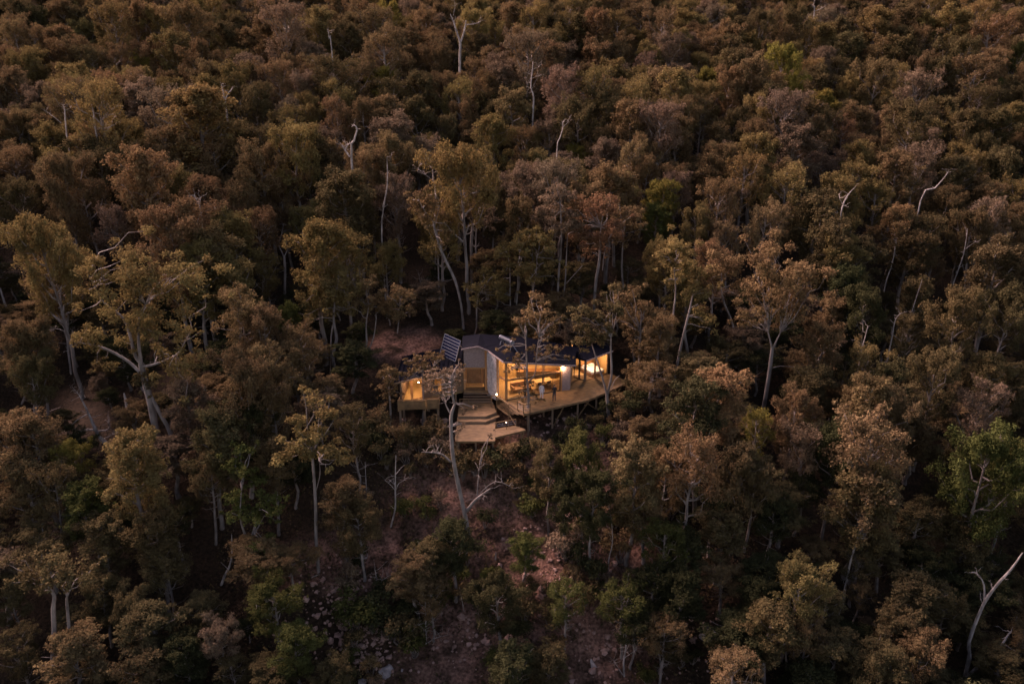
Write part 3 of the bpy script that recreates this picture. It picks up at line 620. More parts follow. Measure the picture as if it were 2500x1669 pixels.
class Tubes:
    def __init__(s): s.V = []; s.Q = []; s.n = 0
    def add(s, pts, rad, k=6):
        V, Q = tube_arr(pts, rad, k); s.V.append(V); s.Q.append(Q+s.n); s.n += len(V)
    def mesh(s, name): return np_mesh(name, np.concatenate(s.V), np.concatenate(s.Q), True)
def curve(a, b, bow, rng, n=5, jit=.05):
    t = np.linspace(0, 1, n)[:, None]; p = a+(b-a)*t; L = np.linalg.norm(b-a)
    p = p+np.array(bow)*(np.sin(t*math.pi))*L
    p[1:-1] += rng.normal(size=(n-2, 3))*jit*L; return p
def make_proto(kind, seed):
    """nominal tree: height 1 unit = metres at 14 m, crown about 6.5 m wide"""
    rng = np.random.default_rng(seed); T = Tubes(); H = 14.
    P_ = dict(broad=(.40, 2.6, 12, .98, .52), slender=(.30, 1.9, 17, .82, .50), feather=(.38, 2.4, 14, .85, .30), round=(.30, 2.6, 13, 1.02, .55))[kind]
    cb, cr, nl, cs, dens = P_
    k = 9; zz = np.linspace(-1.2, H*.9, k); sw = np.cumsum(rng.normal(size=(k, 2))*.16, 0); sw -= sw[1]
    sp_ = np.c_[sw, zz]; rt = np.interp(zz, [-1.2, 0, H*.5, H*.9], [.30, .21, .14, .04]); T.add(sp_, rt, 8)
    cen, rad = [], []
    for i in range(nl):
        f = (i+.5)/nl; zb = H*(cb+(.88-cb)*f**.9); base = np.array([np.interp(zb, zz, sp_[:, 0]), np.interp(zb, zz, sp_[:, 1]), zb])
        az = i*2.4+rng.uniform(-.5, .5)
        prof = math.sin(math.pi*min(1, .22+.72*f))**.7 if kind != 'slender' else math.sin(math.pi*min(1, .3+.62*f))**.8
        ln_ = cr*prof*rng.uniform(.75, 1.12); rise = ln_*rng.uniform(.55, 1.35)+.3
        tip = base+np.array([math.cos(az)*ln_, math.sin(az)*ln_, rise]); tip[2] = min(tip[2], H*.95)
        pts = curve(base, tip, (0, 0, -.1), rng); T.add(pts, np.linspace(.085, .02, 5)*(1.25-.4*f), 5)
        for t, rr_ in ((1., .95), (.62, .8)):
            q = pts[int(round(t*4))]; cen.append(q+rng.normal(size=3)*.15); rad.append(rr_*cs*rng.uniform(.75, 1.2))
        for s_ in range(3):
            a0 = pts[rng.integers(2, 5)]; a2 = az+rng.uniform(-1.3, 1.3); l2 = ln_*rng.uniform(.3, .55)
            e = a0+np.array([math.cos(a2)*l2, math.sin(a2)*l2, rng.uniform(-.1, .7)*l2]); pp = curve(a0, e, (0, 0, .08), rng, 4); T.add(pp, np.linspace(.04, .012, 4), 4)
            cen.append(e); rad.append(rng.uniform(.55, .95)*cs)
    top = sp_[-1]
    for s_ in range(5): e = top+rng.normal(size=3)*np.array([.7, .7, .25])+np.array([0, 0, .15]); cen.append(e); rad.append(rng.uniform(.6, .95)*cs); T.add(curve(sp_[-2], e, (0, 0, 0), rng, 4), np.linspace(.04, .012, 4), 4)
    for s_ in range(int(10 if kind != 'feather' else 22)):       # bare twigs and dead lower limbs
        zb = H*rng.uniform(cb*.6, .85); base = np.array([np.interp(zb, zz, sp_[:, 0]), np.interp(zb, zz, sp_[:, 1]), zb]); az = rng.uniform(0, 6.28); l2 = rng.uniform(.8, 2.2)
        T.add(curve(base, base+np.array([math.cos(az)*l2, math.sin(az)*l2, l2*rng.uniform(.1, .9)]), (0, 0, -.1), rng, 4), np.linspace(.045, .01, 4), 4)
    cen0, rad0 = np.array(cen), np.array(rad)
    for c_, r_ in list(zip(cen, rad)):          # each clump breaks up into smaller sprays
        for _ in range(4):
            dv = rng.normal(size=3); dv /= np.linalg.norm(dv); dv[2] = dv[2]*.8+.15
            cen.append(c_+dv*r_*rng.uniform(.7, 1.25)); rad.append(r_*rng.uniform(.22, .45))
    rad = [r_*(.82 if i_ < len(rad)/5 else 1) for i_, r_ in enumerate(rad)]
    V, Q, tint = leaves(cen, rad, 950*dens, .10, rng, flat=1.3)
    Hc = max(p[2]+r_*.7 for p, r_ in zip(cen, rad)); Wc = 2*np.percentile(np.linalg.norm(V[:, :2], axis=1), 88)
    cr_me = np_mesh('crown_'+kind, V, Q, False, {'tint': tint}); cr_me.materials.append(M['leaf'])
    tr_me = T.mesh('trunk_'+kind)
    return dict(crown=cr_me, trunk=tr_me, H=Hc, W=Wc, joined=(V, Q, tint, np.concatenate(T.V), np.concatenate(T.Q)))
PROTO = {k: [make_proto(k, s0_+j*11) for j in range(n)] for k, n, s0_ in (('broad', 4, 100), ('slender', 4, 300), ('feather', 3, 500), ('round', 3, 700))}
tm = {}
def trunk_mesh(me, mk):
    if (me.name, mk) not in tm:
        c = me.copy(); c.materials.clear(); c.materials.append(M[mk]); tm[me.name, mk] = c
    return tm[me.name, mk]

# visible crowns read off the photograph: tile | x, y of crown top, crown width, colour
CROWNS = {
 'A': '50,130,200,b 210,140,180,b 330,170,200,b 500,120,180,o 640,150,180,o 700,30,230,o 850,10,250,b 980,60,200,o 1110,70,180,b 1250,20,240,b 1420,10,160,b 1560,170,170,b 1680,130,180,b 1780,0,260,p 1860,200,180,b 1930,120,150,y 2060,60,200,o 2200,150,200,d 2290,0,200,b 60,0,170,d 215,55,190,n '
      '70,270,220,b 250,290,190,o 430,230,200,o 590,270,150,o 740,270,190,b 870,310,170,y 920,240,180,b 1080,190,220,o 1240,250,230,b 1390,220,120,y 1330,380,230,b 1480,390,200,p 1770,370,230,b 1990,350,190,b 2100,430,180,p 2250,390,220,b '
      '370,480,260,o 570,490,330,o 40,500,160,o 480,390,200,o 130,420,190,b 690,450,210,b 830,440,190,b 1050,540,300,p 1230,560,420,o 860,820,180,n 1830,610,180,p 1990,580,190,o 2110,600,200,b '
      '60,700,230,b 560,800,230,b 1360,850,280,b 1680,860,300,b 1850,770,330,o 2130,900,230,b 790,940,330,b 100,930,250,b 350,1000,300,b 860,1080,250,b 540,1140,260,b 1130,1060,240,o 1310,1140,280,b 1480,1130,200,b 1800,1090,230,b 1980,1280,220,o 2100,1100,200,d 60,1130,260,d 780,1280,230,p 1080,1320,400,b 1450,1320,260,o 1620,1320,260,b 300,1440,400,o 2180,1450,260,o',
 'B': '300,30,250,b 400,0,160,y 500,100,150,o 620,20,180,b 330,150,280,b 650,180,180,b 900,50,200,o 960,0,160,o 1060,100,170,o 1180,20,200,b 1300,40,200,o 1250,180,260,p 1440,150,180,o 1400,260,230,b 1030,280,140,r 930,200,170,d 1600,80,220,d 1700,60,200,b 1850,60,170,o 1880,200,160,b 2000,0,180,b 2120,60,200,b 2200,180,180,b 2300,50,180,o 1700,230,220,b '
      '180,370,200,o 370,420,170,y 640,490,170,o 530,520,150,o 810,500,220,o 1000,440,200,b 1150,520,200,d 1480,400,260,p 1700,400,240,o 1850,370,200,o 2000,330,170,p 2120,430,200,b 2230,460,230,o 1600,600,280,d 850,600,200,b 1000,570,190,d 1180,560,220,b 1440,640,180,p 1910,610,150,o 2100,640,260,p 2240,620,200,b '
      '250,630,190,b 640,850,180,o 880,900,390,o 1060,740,220,o 560,620,200,d 420,860,280,b 1250,800,200,b 1400,760,200,p 1560,910,170,y 1730,800,200,b 1890,880,200,b 2010,980,200,b 1310,940,200,o 1240,1030,200,o 1450,1020,260,p 1850,1090,220,o 2120,1140,160,y 1620,1090,160,d 2220,1080,190,p 100,1090,220,d 200,1250,210,d 430,1100,240,p 1120,1130,190,d 1200,1250,220,d 2090,1280,160,G 60,1450,160,b 1300,1480,220,o',
 'C': '340,20,180,p 480,40,160,o 260,130,150,o 350,200,180,b 470,120,180,b 600,190,180,o 640,60,180,d 760,30,170,b 900,30,200,d 1080,40,180,p 1200,100,180,d 1330,60,180,d 1450,30,220,o 1600,20,200,d 1750,60,170,o 1900,10,200,o 2060,0,180,o 2150,90,260,b 2280,60,160,b '
      '830,270,250,y 970,170,160,o 1060,230,130,o 340,430,150,y 480,410,200,b 620,330,230,b 1020,370,160,o 1160,360,160,d 1250,210,200,d 1400,380,220,b 1560,250,200,d 1660,320,180,b 1480,220,200,b 2050,340,280,b 1850,380,180,d 1700,440,240,p 1560,480,150,o 1980,230,220,d 2310,280,150,g 2130,500,180,g 2280,480,170,d '
      '100,470,230,b 270,590,200,b 800,570,280,p 950,610,230,b 1080,590,170,y 1240,520,130,b 1210,710,160,r 1420,700,150,p 1620,640,280,d 1850,620,200,d 2150,700,240,d 1980,700,200,d '
      '350,770,180,b 450,920,200,b 300,900,190,b 1000,740,220,b 1330,830,190,b 1480,830,180,b 1680,850,250,p 1960,890,160,o 2250,920,230,d 2100,850,200,d '
      '120,1050,200,b 600,970,260,o 850,1010,230,b 1070,950,220,p 1330,1020,230,o 1640,1030,160,o 1410,1130,220,o 80,1140,180,y 290,1290,190,o 450,1180,190,p 480,1390,200,b 670,1270,230,b 1030,1180,170,b 980,1330,170,o 1530,1310,220,b 1850,1180,250,d 2100,1330,250,d 2300,1300,180,d 1150,1370,230,d 50,1490,200,o',
 'D': '300,50,340,b 90,600,260,b 160,640,240,d 1220,110,260,o 1450,170,280,o 1690,190,200,o 2000,20,330,o 1560,390,320,b 1650,500,260,b 1480,800,330,b 1700,780,300,b 1900,620,240,b 1850,760,210,b 1840,470,130,G 1600,930,280,b 80,830,250,d 200,1180,330,b 80,1200,220,b 820,1290,330,o 1300,1160,330,d 1530,1110,260,n 1280,1400,260,b 1720,1080,230,b 1700,1350,280,b 400,1350,230,y 2250,1150,210,d 1180,990,240,p',
 'E': '100,60,230,o 260,250,230,o 400,100,260,b 60,580,190,b 1110,40,200,d 1330,80,220,b 1240,260,230,b 1420,380,260,b 1130,420,200,b 1060,600,280,b 1760,150,200,b 1700,330,220,d 1640,20,250,d 1950,430,300,d 2200,60,300,d 2250,370,250,d 1400,760,260,o 1540,870,260,b 1800,790,300,o 1640,560,200,d 450,880,330,b 330,1000,330,b 650,1160,180,y 250,1310,350,b 900,1030,260,b 1000,870,260,b 1330,960,300,b 1500,1030,300,b 1650,1090,300,b 1450,1180,450,b 950,1240,260,p 1180,1250,300,n 2150,1280,420,g 2150,780,250,d 2280,880,200,d 2100,1000,280,p 1400,1490,330,b 560,1380,260,d',
 'F': '100,110,300,b 250,150,250,b 530,290,260,g 650,500,260,d 960,480,300,b 1110,450,200,n 860,450,160,n 1000,700,260,b 100,1260,280,d 420,1240,350,b 800,1000,260,d 950,1080,330,d 1270,1010,200,b 900,1320,300,d 1150,1310,250,n 1450,1380,200,d 1750,900,330,g 1870,1200,260,g 2100,1380,230,d 620,900,230,d 60,930,230,d 1380,1200,260,p',
 'H': '380,350,250,n 430,480,280,d 640,110,280,b 760,390,230,b 940,230,230,n 1330,140,330,b 1700,380,260,b 2150,20,350,g 2260,250,240,o 1900,420,230,d 1750,630,180,r 1480,600,240,d 1300,690,230,d 900,780,330,o 680,920,250,n 200,830,260,n 80,560,230,n 1100,930,200,b 1700,890,330,b 1600,1080,300,b 750,1100,300,d 950,1130,250,b 500,1330,300,b 1500,1300,330,d 1720,1240,330,b 2250,1350,260,d 1850,1000,260,d 2050,560,250,d 50,1200,200,d',
 'G': '1950,0,300,b 2130,60,250,b 2040,380,250,b 1700,180,260,n 1640,30,280,g 1420,60,230,d 1530,200,200,n 2150,520,260,g 2280,620,220,n 2100,820,230,n 1900,950,280,g 1520,920,230,g 1240,620,180,G 1100,830,300,n 800,540,250,n 650,650,230,d 200,420,280,d 80,280,260,b 560,760,250,b 660,920,230,b 1160,1320,280,n 1420,1340,250,d 1950,1100,250,b 2150,1150,260,b',
}
H0 = np.array([1000, 790, 1560, 1090])       # house window in the picture, kept clear by the generic trees
trees = []
def solve(x, y, wpx, hk=1.95, hmin=5.5, hmax=20.):
    Ht = 13.
    for _ in range(5):
        p = hit(x, y, Ht); dep = proj(p)[2]; W = wpx*dep/CAM_F; Ht = float(np.clip(hk*W, hmin, hmax))
    return p, W, Ht
for t, s_ in CROWNS.items():
    for e in s_.split():
        a = e.split(','); X_, Y_ = px(t, float(a[0]), float(a[1])); wp = float(a[2])/2.61; c = a[3]
        slope = Y_ > 1150
        if ((X_ > 1650 and Y_ > 850) or (X_ > 2050 and Y_ > 450) or Y_ > 1250) and c in 'bo' and RNG.random() < .6: c = 'd' if RNG.random() < .7 else 'n'  # brown crowns recoloured darker low and right: shade put into leaf colour
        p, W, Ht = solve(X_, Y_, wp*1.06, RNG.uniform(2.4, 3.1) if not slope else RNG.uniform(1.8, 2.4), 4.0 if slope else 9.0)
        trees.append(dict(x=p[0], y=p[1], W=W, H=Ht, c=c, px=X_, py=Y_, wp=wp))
LANDMARK = []      # (picture x, y, short name) of everything that stands out
for a_, b_, n_ in ((1170, 900, 'the house entry'), (1085, 850, 'the solar panel'), (1240, 830, 'the water tank'), (1330, 900, 'the glass room'), (1440, 870, 'the bedroom wing'), (1510, 940, 'the deck tip'), (1000, 940, 'the left balcony'), (1190, 1050, 'the lower terrace'), (1380, 990, 'the deck front')): LANDMARK.append((a_, b_, n_))
used = set()
def where(xp, yp, names=None):
    best = sorted(LANDMARK, key=lambda l: (l[0]-xp)**2+(1.2*(l[1]-yp))**2)[:5]; out = []
    for l in best:
        dx, dy = xp-l[0], yp-l[1]; d = math.hypot(dx, dy); a = math.degrees(math.atan2(-dy, dx)) % 360
        dr = ['right of', 'up and right of', 'above', 'up and left of', 'left of', 'down and left of', 'below', 'down and right of'][int((a+22.5)//45) % 8]
        out.append(('just ' if d < 110 else 'a bit ' if d < 230 else 'well ')+dr+' '+l[2])
    return out
def uniq(head, xp, yp):
    c = where(xp, yp)
    for q in c:
        for pre in ('',):
            lab = head+' '+q
            if lab not in used: used.add(lab); return lab
    for q in c:
        for suf in (', the nearer one', ', the farther one', ', the middle one', ', the left one', ', the right one'):
            lab = head+' '+q+suf
            if lab not in used and len(lab.split()) <= 16: used.add(lab); return lab
    return head+' '+c[0]
KIND = dict(b=['broad', 'slender', 'slender', 'feather', 'feather', 'round'], o=['broad', 'slender', 'slender', 'feather'], y=['round', 'slender'], g=['round', 'broad'], p=['feather'], d=['slender', 'slender', 'broad'], r=['slender'], G=['round', 'slender'], n=['slender', 'round'])
KW = dict(broad='spreading', slender='slender', feather='feathery', round='rounded')
trees.sort(key=lambda t: -t['wp']*t['H'])
INDIV, MASS = trees[:270], trees[270:]
def place_tree(t, i):
    k = random.choice(KIND[t['c']]); pr = random.choice(PROTO[k])
    zg = float(terr(t['x'], t['y'])); xp, yp = t['px'], t['py']+t['wp']*.5
    o = empty('tree', (t['x'], t['y'], zg), uniq('%s %s tree' % (CN[t['c']], KW[k]), xp, yp), 'tree', 'forest trees')
    lean = min(.12, .05); o.rotation_euler = (random.gauss(0, .04), random.gauss(0, .04), random.uniform(0, 6.28))
    s = t['W']/pr['W']; o.scale = (s, s, t['H']/pr['H'])
    tk = link('trunk', trunk_mesh(pr['trunk'], 'palebark' if random.random() < .45 or t['c'] == 'p' else 'bark'), None, o)
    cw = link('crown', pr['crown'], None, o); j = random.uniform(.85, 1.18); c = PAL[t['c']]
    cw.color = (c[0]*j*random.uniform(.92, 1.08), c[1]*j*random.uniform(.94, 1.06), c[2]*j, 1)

# ------------------------------------------------------------------ hero trees and dead trees traced limb by limb
def traced(name, label, base, limbs, clumps=(), colour='b', bark='palebark', hb=0., dens=.5, leaf=.12, seed=1, cat='tree', group=None, depth_jit=.35, twigs=0):
    """limbs: [tile, (x,y,radius m)...]; placed at the distance where its base pixel meets the ground (+hb m if the foot is hidden)"""
    rng = np.random.default_rng(seed); bx, by = px(*base)
    if cat == 'dead tree' and hb >= 2: hb = hb+(8 if by < 600 else 3)
    p = hit(bx, by, hb); yb = p[1]
    if seed in SHORT:
        al = [px(L_[0], q[0], q[1]) for L_ in limbs for q in L_[1:]]; LANDMARK.append((sum(a[0] for a in al)/len(al), sum(a[1] for a in al)/len(al), SHORT[seed]))
    o = empty(name, (p[0], yb, float(terr(p[0], yb))-.0), label, cat, group)
    if cat == 'dead tree' and hb > 3: o['foot_hidden'] = hb
    if cat == 'dead tree':
        al = np.array([px(L_[0], q[0], q[1]) for L_ in limbs for q in L_[1:]]); KEEP.append((al[:, 0].min(), al[:, 0].max(), al[:, 1].min(), al[:, 1].max(), proj(p)[2]))
    org = np.array(o.location)
    T = Tubes(); first = True; ends = []
    for L_ in limbs:
        tl_ = L_[0]; pts = []; rd = []
        dy = 0.
        for k, q in enumerate(L_[1:]):
            w_ = at_y(*px(tl_, q[0], q[1]), yb); dy += rng.normal()*depth_jit*(0 if first or k == 0 else 1); w_[1] += dy if not first else 0; pts.append(w_); rd.append(q[2]*(.64 if cat == 'dead tree' else .86))
        if first:
            f = pts[0].copy(); f[2] = float(terr(f[0], f[1]))-.6
            if f[2] < pts[0][2]-.1: pts.insert(0, f); rd.insert(0, rd[0]*1.25)
            first = False
        P_ = np.array(pts)
        if len(P_) > 2:      # subdivide smoothly (Catmull-Rom)
            out, ro = [], []
            for i in range(len(P_)-1):
                a, b, c, d_ = P_[max(i-1, 0)], P_[i], P_[i+1], P_[min(i+2, len(P_)-1)]
                for u in (0, .33, .67):
                    out.append(.5*((2*b)+(-a+c)*u+(2*a-5*b+4*c-d_)*u*u+(-a+3*b-3*c+d_)*u**3)); ro.append(rd[i]+(rd[i+1]-rd[i])*u)
            out.append(P_[-1]); ro.append(rd[-1]); P_, rd = np.array(out), ro
        T.add(P_-org, np.array(rd)*(1+rng.normal(size=len(rd))*.05), 8)
        ends.append((P_, rd))
    if twigs:
        for P_, rd in ends:
            for _ in range(twigs+4):
                i = rng.integers(len(P_)//2, len(P_)); a = P_[i]; l = rng.uniform(.4, 1.3); dv = rng.normal(size=3); dv[2] = abs(dv[2])*.8; dv /= np.linalg.norm(dv)
                T.add(curve(a, a+dv*l, (0, 0, .05), rng, 4, .08)-org, np.linspace(min(.03, rd[i]*.6), .008, 4), 4)
    if clumps:
        cen, rad = [], []
        for q in clumps:
            tl_, x, y, r_ = q; c = at_y(*px(tl_, x, y), yb); rw = r_/TILE[tl_][2]*proj(c)[2]/CAM_F; c[1] += rng.normal()*rw*.9; cen.append(c); rad.append(rw*.78)
            for _ in range(6): cen.append(c+rng.normal(size=3)*rw*np.array([.75, .75, .6])); rad.append(rw*rng.uniform(.22, .5))
        allp = np.concatenate([e[0] for e in ends])
        for c in cen[::3]:
            a = allp[np.argmin(np.linalg.norm((allp-c)*np.array([1, .6, 1]), axis=1))]
            T.add(curve(a, c, (0, 0, .08), rng, 5)-org, np.linspace(.05, .012, 5), 4)
        V, Q, tint = leaves(np.array(cen)-org, rad, 820*dens, leaf, rng)
        me = np_mesh('crown', V, Q, False, {'tint': tint}); cw = link('crown', me, M['leaf'], o); c = PAL[colour]; cw.color = (*c, 1)
    link('trunk', T.mesh('trunk'), M[bark], o); return o
KEEP = []      # picture windows of dead trees that the forest mass must not cover
SHORT = {11: 'the big spreading tree', 13: 'the domed twin-trunk tree', 15: 'the tall leaning trunk', 16: 'the grey feathery tree', 19: 'the orange-rust tree', 21: 'the pair of thin trunks', 22: 'the ochre deck tree', 23: 'the pale leaning stems',
         25: 'the forked deck trunk', 26: 'the pale slope trunk', 27: 'the forked pale trunk', 29: 'the bright green tree', 30: 'the tall straight trunk', 31: 'the lower left corner tree', 32: 'the thick slanting trunk', 41: 'the large white dead tree', 42: 'the curled white snag',
         43: 'the slim twiggy dead tree', 44: 'the dead gap trunk', 45: 'the upper right white top', 46: 'the thin bare centre tree', 47: 'the forked white stem', 48: 'the pale leaning limb', 49: 'the thin white spike', 50: 'the broken stump', 51: 'the gnarled dead tree', 52: 'the bent white snag',
         53: 'the curving dead trunk', 54: 'the corner dead tree', 55: 'the branched white sapling', 56: 'the crooked dead stem', 58: 'the curved slope snag', 59: 'the fan-limbed sapling', 60: 'the hanging dead tree', 62: 'the short stump', 65: 'the long white stem', 67: 'the right-leaning white stem', 68: 'the crooked side-branched stem',
         71: 'the low pale stem', 72: 'the Y-shaped bare crown', 73: 'the thin lower right trunk', 75: 'the far left forked limbs', 77: 'the twiggy pale top', 78: 'the tall thin trunk', 79: 'the crooked centre tree', 81: 'the stout forked trunk', 83: 'the spidery dead crown'}
def cl(t, s): return [(t, *[float(v_) for v_ in e.split(',')]) for e in s.split()]
def lb(t, s): return [t]+[tuple(float(v_) for v_ in e.split(',')) for e in s.split()]
traced('tree', 'big spreading tree with pale forked trunk and long left limb, left of the house', ('D', 1015, 1490),
       [lb('D', '1020,1500,.42 975,1200,.37 920,980,.33 900,880,.29'), lb('D', '915,975,.2 880,920,.18 780,850,.16 640,770,.12 490,725,.05'),
        lb('D', '900,880,.22 850,820,.18 790,640,.14 720,560,.1 640,480,.08 580,370,.06 545,320,.03'), lb('D', '900,880,.2 890,760,.15 890,600,.12 930,500,.05'), lb('D', '905,900,.16 1000,870,.13 1130,820,.1 1180,740,.05')],
       cl('D', '740,250,130 860,300,120 960,360,110 600,250,90 640,330,90 720,420,110 830,460,110 1040,460,110 1100,300,110 1220,370,120 1180,560,90 950,560,100 700,560,90 880,650,110 980,680,90 1190,680,90 620,680,90 540,740,80 820,760,80 1130,860,90 1230,850,100 1000,850,60 700,900,60'), 'o', seed=11, dens=.36)
traced('tree', 'bare curved second trunk right beside the big spreading tree', ('D', 1110, 1490), [lb('D', '1120,1490,.27 1085,1320,.24 1015,1190,.2 960,1080,.14 930,980,.06')], cl('D', '900,960,60 960,1010,50'), 'd', seed=12)
traced('tree', 'domed ochre tree with twin pale trunks just left of the house', ('M', 745, 1568),
       [lb('M', '745,1590,.22 710,1400,.2 740,1260,.19 715,1090,.16 740,850,.07'), lb('M', '690,1560,.1 685,1250,.09 700,1100,.07 640,900,.03')],
       cl('M', '740,730,90 660,800,90 810,800,90 600,880,90 720,880,100 840,900,90 560,1000,80 650,1000,90 760,1000,90 870,1020,70 540,1080,60'), 'o', seed=13)
traced('tree', 'rusty tree with bent pale stems between domed tree and solar panel', ('M', 880, 1568),
       [lb('M', '880,1580,.17 900,1460,.15 980,1330,.13 980,1150,.1 1000,1000,.06'), lb('M', '935,1500,.09 985,1380,.09 1040,1250,.07 1060,1100,.04'), lb('M', '1235,1210,.07 1245,1120,.07 1250,1000,.04')],
       cl('M', '1010,800,70 960,880,80 1050,930,80 900,970,70 990,1030,80 1100,1010,70 1250,870,80 1200,960,80 1300,960,80 1250,1060,80 1150,1060,60'), 'b', seed=14)
traced('tree', 'tall leaning trunk with small rusty crown rising behind the roof', ('M', 1770, 1120),
       [lb('M', '1772,1150,.17 1750,960,.17 1700,770,.18 1600,560,.18 1540,370,.15 1530,300,.11'), lb('M', '1540,340,.07 1565,230,.05 1580,150,.04 1545,60,.02'), lb('M', '1530,310,.08 1470,220,.05 1420,120,.03')],
       cl('M', '1420,80,70 1380,170,70 1470,200,80 1530,150,60 1590,250,70 1500,270,60 1640,370,60 1440,250,50'), 'b', hb=1, seed=15)
traced('tree', 'greyish feathery tree with forked bright limbs behind the entry gable', ('M', 1840, 740),
       [lb('M', '1842,760,.2 1835,500,.2 1850,330,.17'), lb('M', '1850,330,.1 1880,270,.07 1905,210,.03'), lb('M', '1850,330,.1 1820,270,.06 1790,200,.03'), lb('M', '1880,720,.1 1875,500,.09 1880,350,.06')],
       cl('M', '1860,50,100 1760,90,90 1960,110,90 1740,190,80 1860,170,90 1980,220,80 1990,320,70 1700,230,60 1900,300,60'), 'p', hb=2, seed=16, dens=.4, twigs=5)
traced('tree', 'low ochre tree on a pale stem directly behind the entry gable roof', ('M', 1850, 1250),
       [lb('M', '1850,1262,.1 1880,1160,.1 1880,1000,.1 1895,880,.07'), lb('M', '1880,1000,.05 1930,1040,.03 1960,1085,.015')],
       cl('M', '1950,760,90 1880,830,80 2030,830,80 1990,920,80 1870,930,60 2060,910,50'), 'o', seed=17)
traced('tree', 'two thin pale stems under ochre foliage behind the water tank', ('N', 160, 1140),
       [lb('N', '162,1150,.08 150,900,.08 150,700,.06 130,560,.03'), lb('N', '180,1150,.08 210,920,.07 215,700,.06 230,560,.03'), lb('N', '310,960,.05 360,750,.05 370,600,.03')],
       cl('N', '80,540,80 200,480,80 300,470,80 400,430,80 470,520,70 130,650,80 260,620,90 400,640,90 480,620,60 100,800,70 320,760,80 430,780,70 60,900,70'), 'o', hb=.5, seed=18)
traced('tree', 'orange-rust tree with straight reddish trunk above the house', ('N', 830, 1060),
       [lb('N', '830,1080,.2 850,800,.2 880,600,.17 890,350,.08'), lb('N', '905,700,.06 920,560,.05 960,440,.03')],
       cl('N', '870,120,100 760,190,80 960,190,90 700,310,80 850,280,110 980,310,90 760,420,80 880,430,100 980,430,80 800,570,60 930,550,60 690,430,60'), 'r', hb=1, seed=19)
traced('tree', 'brown tree with curved trunk right beside the orange-rust tree', ('N', 1075, 870), [lb('N', '1078,890,.14 1060,680,.13 1075,400,.08')], cl('N', '1080,220,90 1160,260,80 1120,360,80 1060,460,70 1190,340,50'), 'b', hb=2, seed=20)
traced('tree', 'pair of thin straight trunks with a greyish crown above the glass room', ('N', 540, 1020),
       [lb('N', '538,1040,.14 545,750,.14 570,450,.11 560,150,.07'), lb('N', '565,1030,.1 595,820,.1 610,600,.07 620,420,.04'), lb('N', '595,820,.06 660,740,.05 740,660,.025')],
       cl('N', '560,60,90 470,120,80 640,120,80 440,230,80 540,220,90 650,240,80 480,330,80 600,340,80 690,330,60'), 'p', hb=1.5, seed=21)
traced('tree', 'ochre tree with pale leaning stems right of the deck tip', ('N', 1215, 1580),
       [lb('N', '1215,1600,.18 1205,1400,.16 1215,1200,.1'), lb('N', '1290,1400,.05 1310,1330,.05 1340,1280,.025')],
       cl('N', '1050,930,90 1170,960,90 1250,1020,90 1330,1090,80 1120,1080,90 1230,1140,90 1360,1180,70 1150,1220,80 1300,1260,80 1200,1370,80 1350,1380,80 1130,1460,60 1250,1490,80 1350,1500,60'), 'b', hb=1.5, seed=22)
traced('tree', 'tall pale stems leaning right beyond the deck, brown crown', ('N', 1490, 1568),
       [lb('N', '1490,1580,.14 1550,1280,.14 1600,1080,.12 1640,900,.08'), lb('N', '1460,1300,.1 1480,1050,.1 1500,850,.08 1480,650,.04')],
       cl('N', '1480,470,100 1380,560,80 1560,540,80 1450,640,90 1580,660,90 1680,740,90 1520,760,80 1620,850,80 1740,870,70 1750,1100,80 1680,1040,60'), 'o', hb=1, seed=23)
traced('tree', 'slender tree whose trunk crosses the glass room in front of the deck', ('2', 600, 1350),
       [lb('2', '600,1360,.17 590,1100,.16 595,900,.15 580,700,.13 575,450,.1 560,150,.06'), lb('2', '585,720,.09 680,600,.07 700,300,.06 730,50,.03')],
       cl('N', '380,960,80 300,1040,70 450,1030,70 520,1110,60 250,1140,60 350,1130,80 450,1160,70 210,1200,45 430,1260,50 500,1200,45')+cl('2', '300,330,70 450,340,60 720,350,70 850,360,60 1000,330,70 1110,400,50 640,260,70 850,250,70 950,420,45 420,420,45 450,560,75 330,580,55 560,830,65 650,890,60 480,930,45 740,930,45 620,720,50'), 'b', bark='bark', seed=24, dens=.42)
traced('tree', 'forked trunk crossing the right end of the deck, dark olive crown', ('2', 1660, 1240),
       [lb('2', '1660,1260,.21 1640,1000,.2 1630,860,.18'), lb('2', '1630,870,.14 1570,650,.11 1500,430,.09 1450,280,.05'), lb('2', '1640,870,.14 1690,600,.12 1680,300,.1 1680,100,.05'), lb('2', '1690,800,.05 1740,680,.04 1800,640,.015')],
       cl('N', '760,1050,90 860,1090,90 940,1130,80 720,1160,80 820,1210,90 920,1250,80 720,1270,70 690,1080,60 960,1010,70 1040,870,70 1020,1000,70'), 'd', bark='bark', seed=25)
traced('tree', 'pale leaning trunk rising from the bare slope in front of the left wing', ('Q', 985, 1190),
       [lb('Q', '985,1195,.31 965,1000,.26 940,870,.24 880,600,.22 850,420,.2 840,250,.19 840,110,.16 870,20,.11'), lb('1', '880,1010,.1 860,850,.09 850,690,.05'),
        lb('Q', '955,900,.18 1010,820,.16 1060,760,.12 1160,680,.05'), lb('Q', '835,490,.1 780,440,.085 720,420,.07 600,395,.03'), lb('1', '830,1140,.07 770,1050,.05 760,980,.03'), lb('Q', '1050,760,.06 1060,620,.04 1070,540,.02'), lb('Q', '1060,760,.05 1200,640,.04 1350,690,.02')],
       cl('1', '560,640,90 680,600,100 800,590,100 900,640,80 620,740,80 760,760,80 850,720,80 930,780,60 840,900,60 700,860,60 1000,1080,45 1130,1090,40 990,1300,25 930,1400,45 1340,1470,45 600,900,60 520,800,60 960,560,50'), 'p', seed=26, dens=.3, twigs=5)
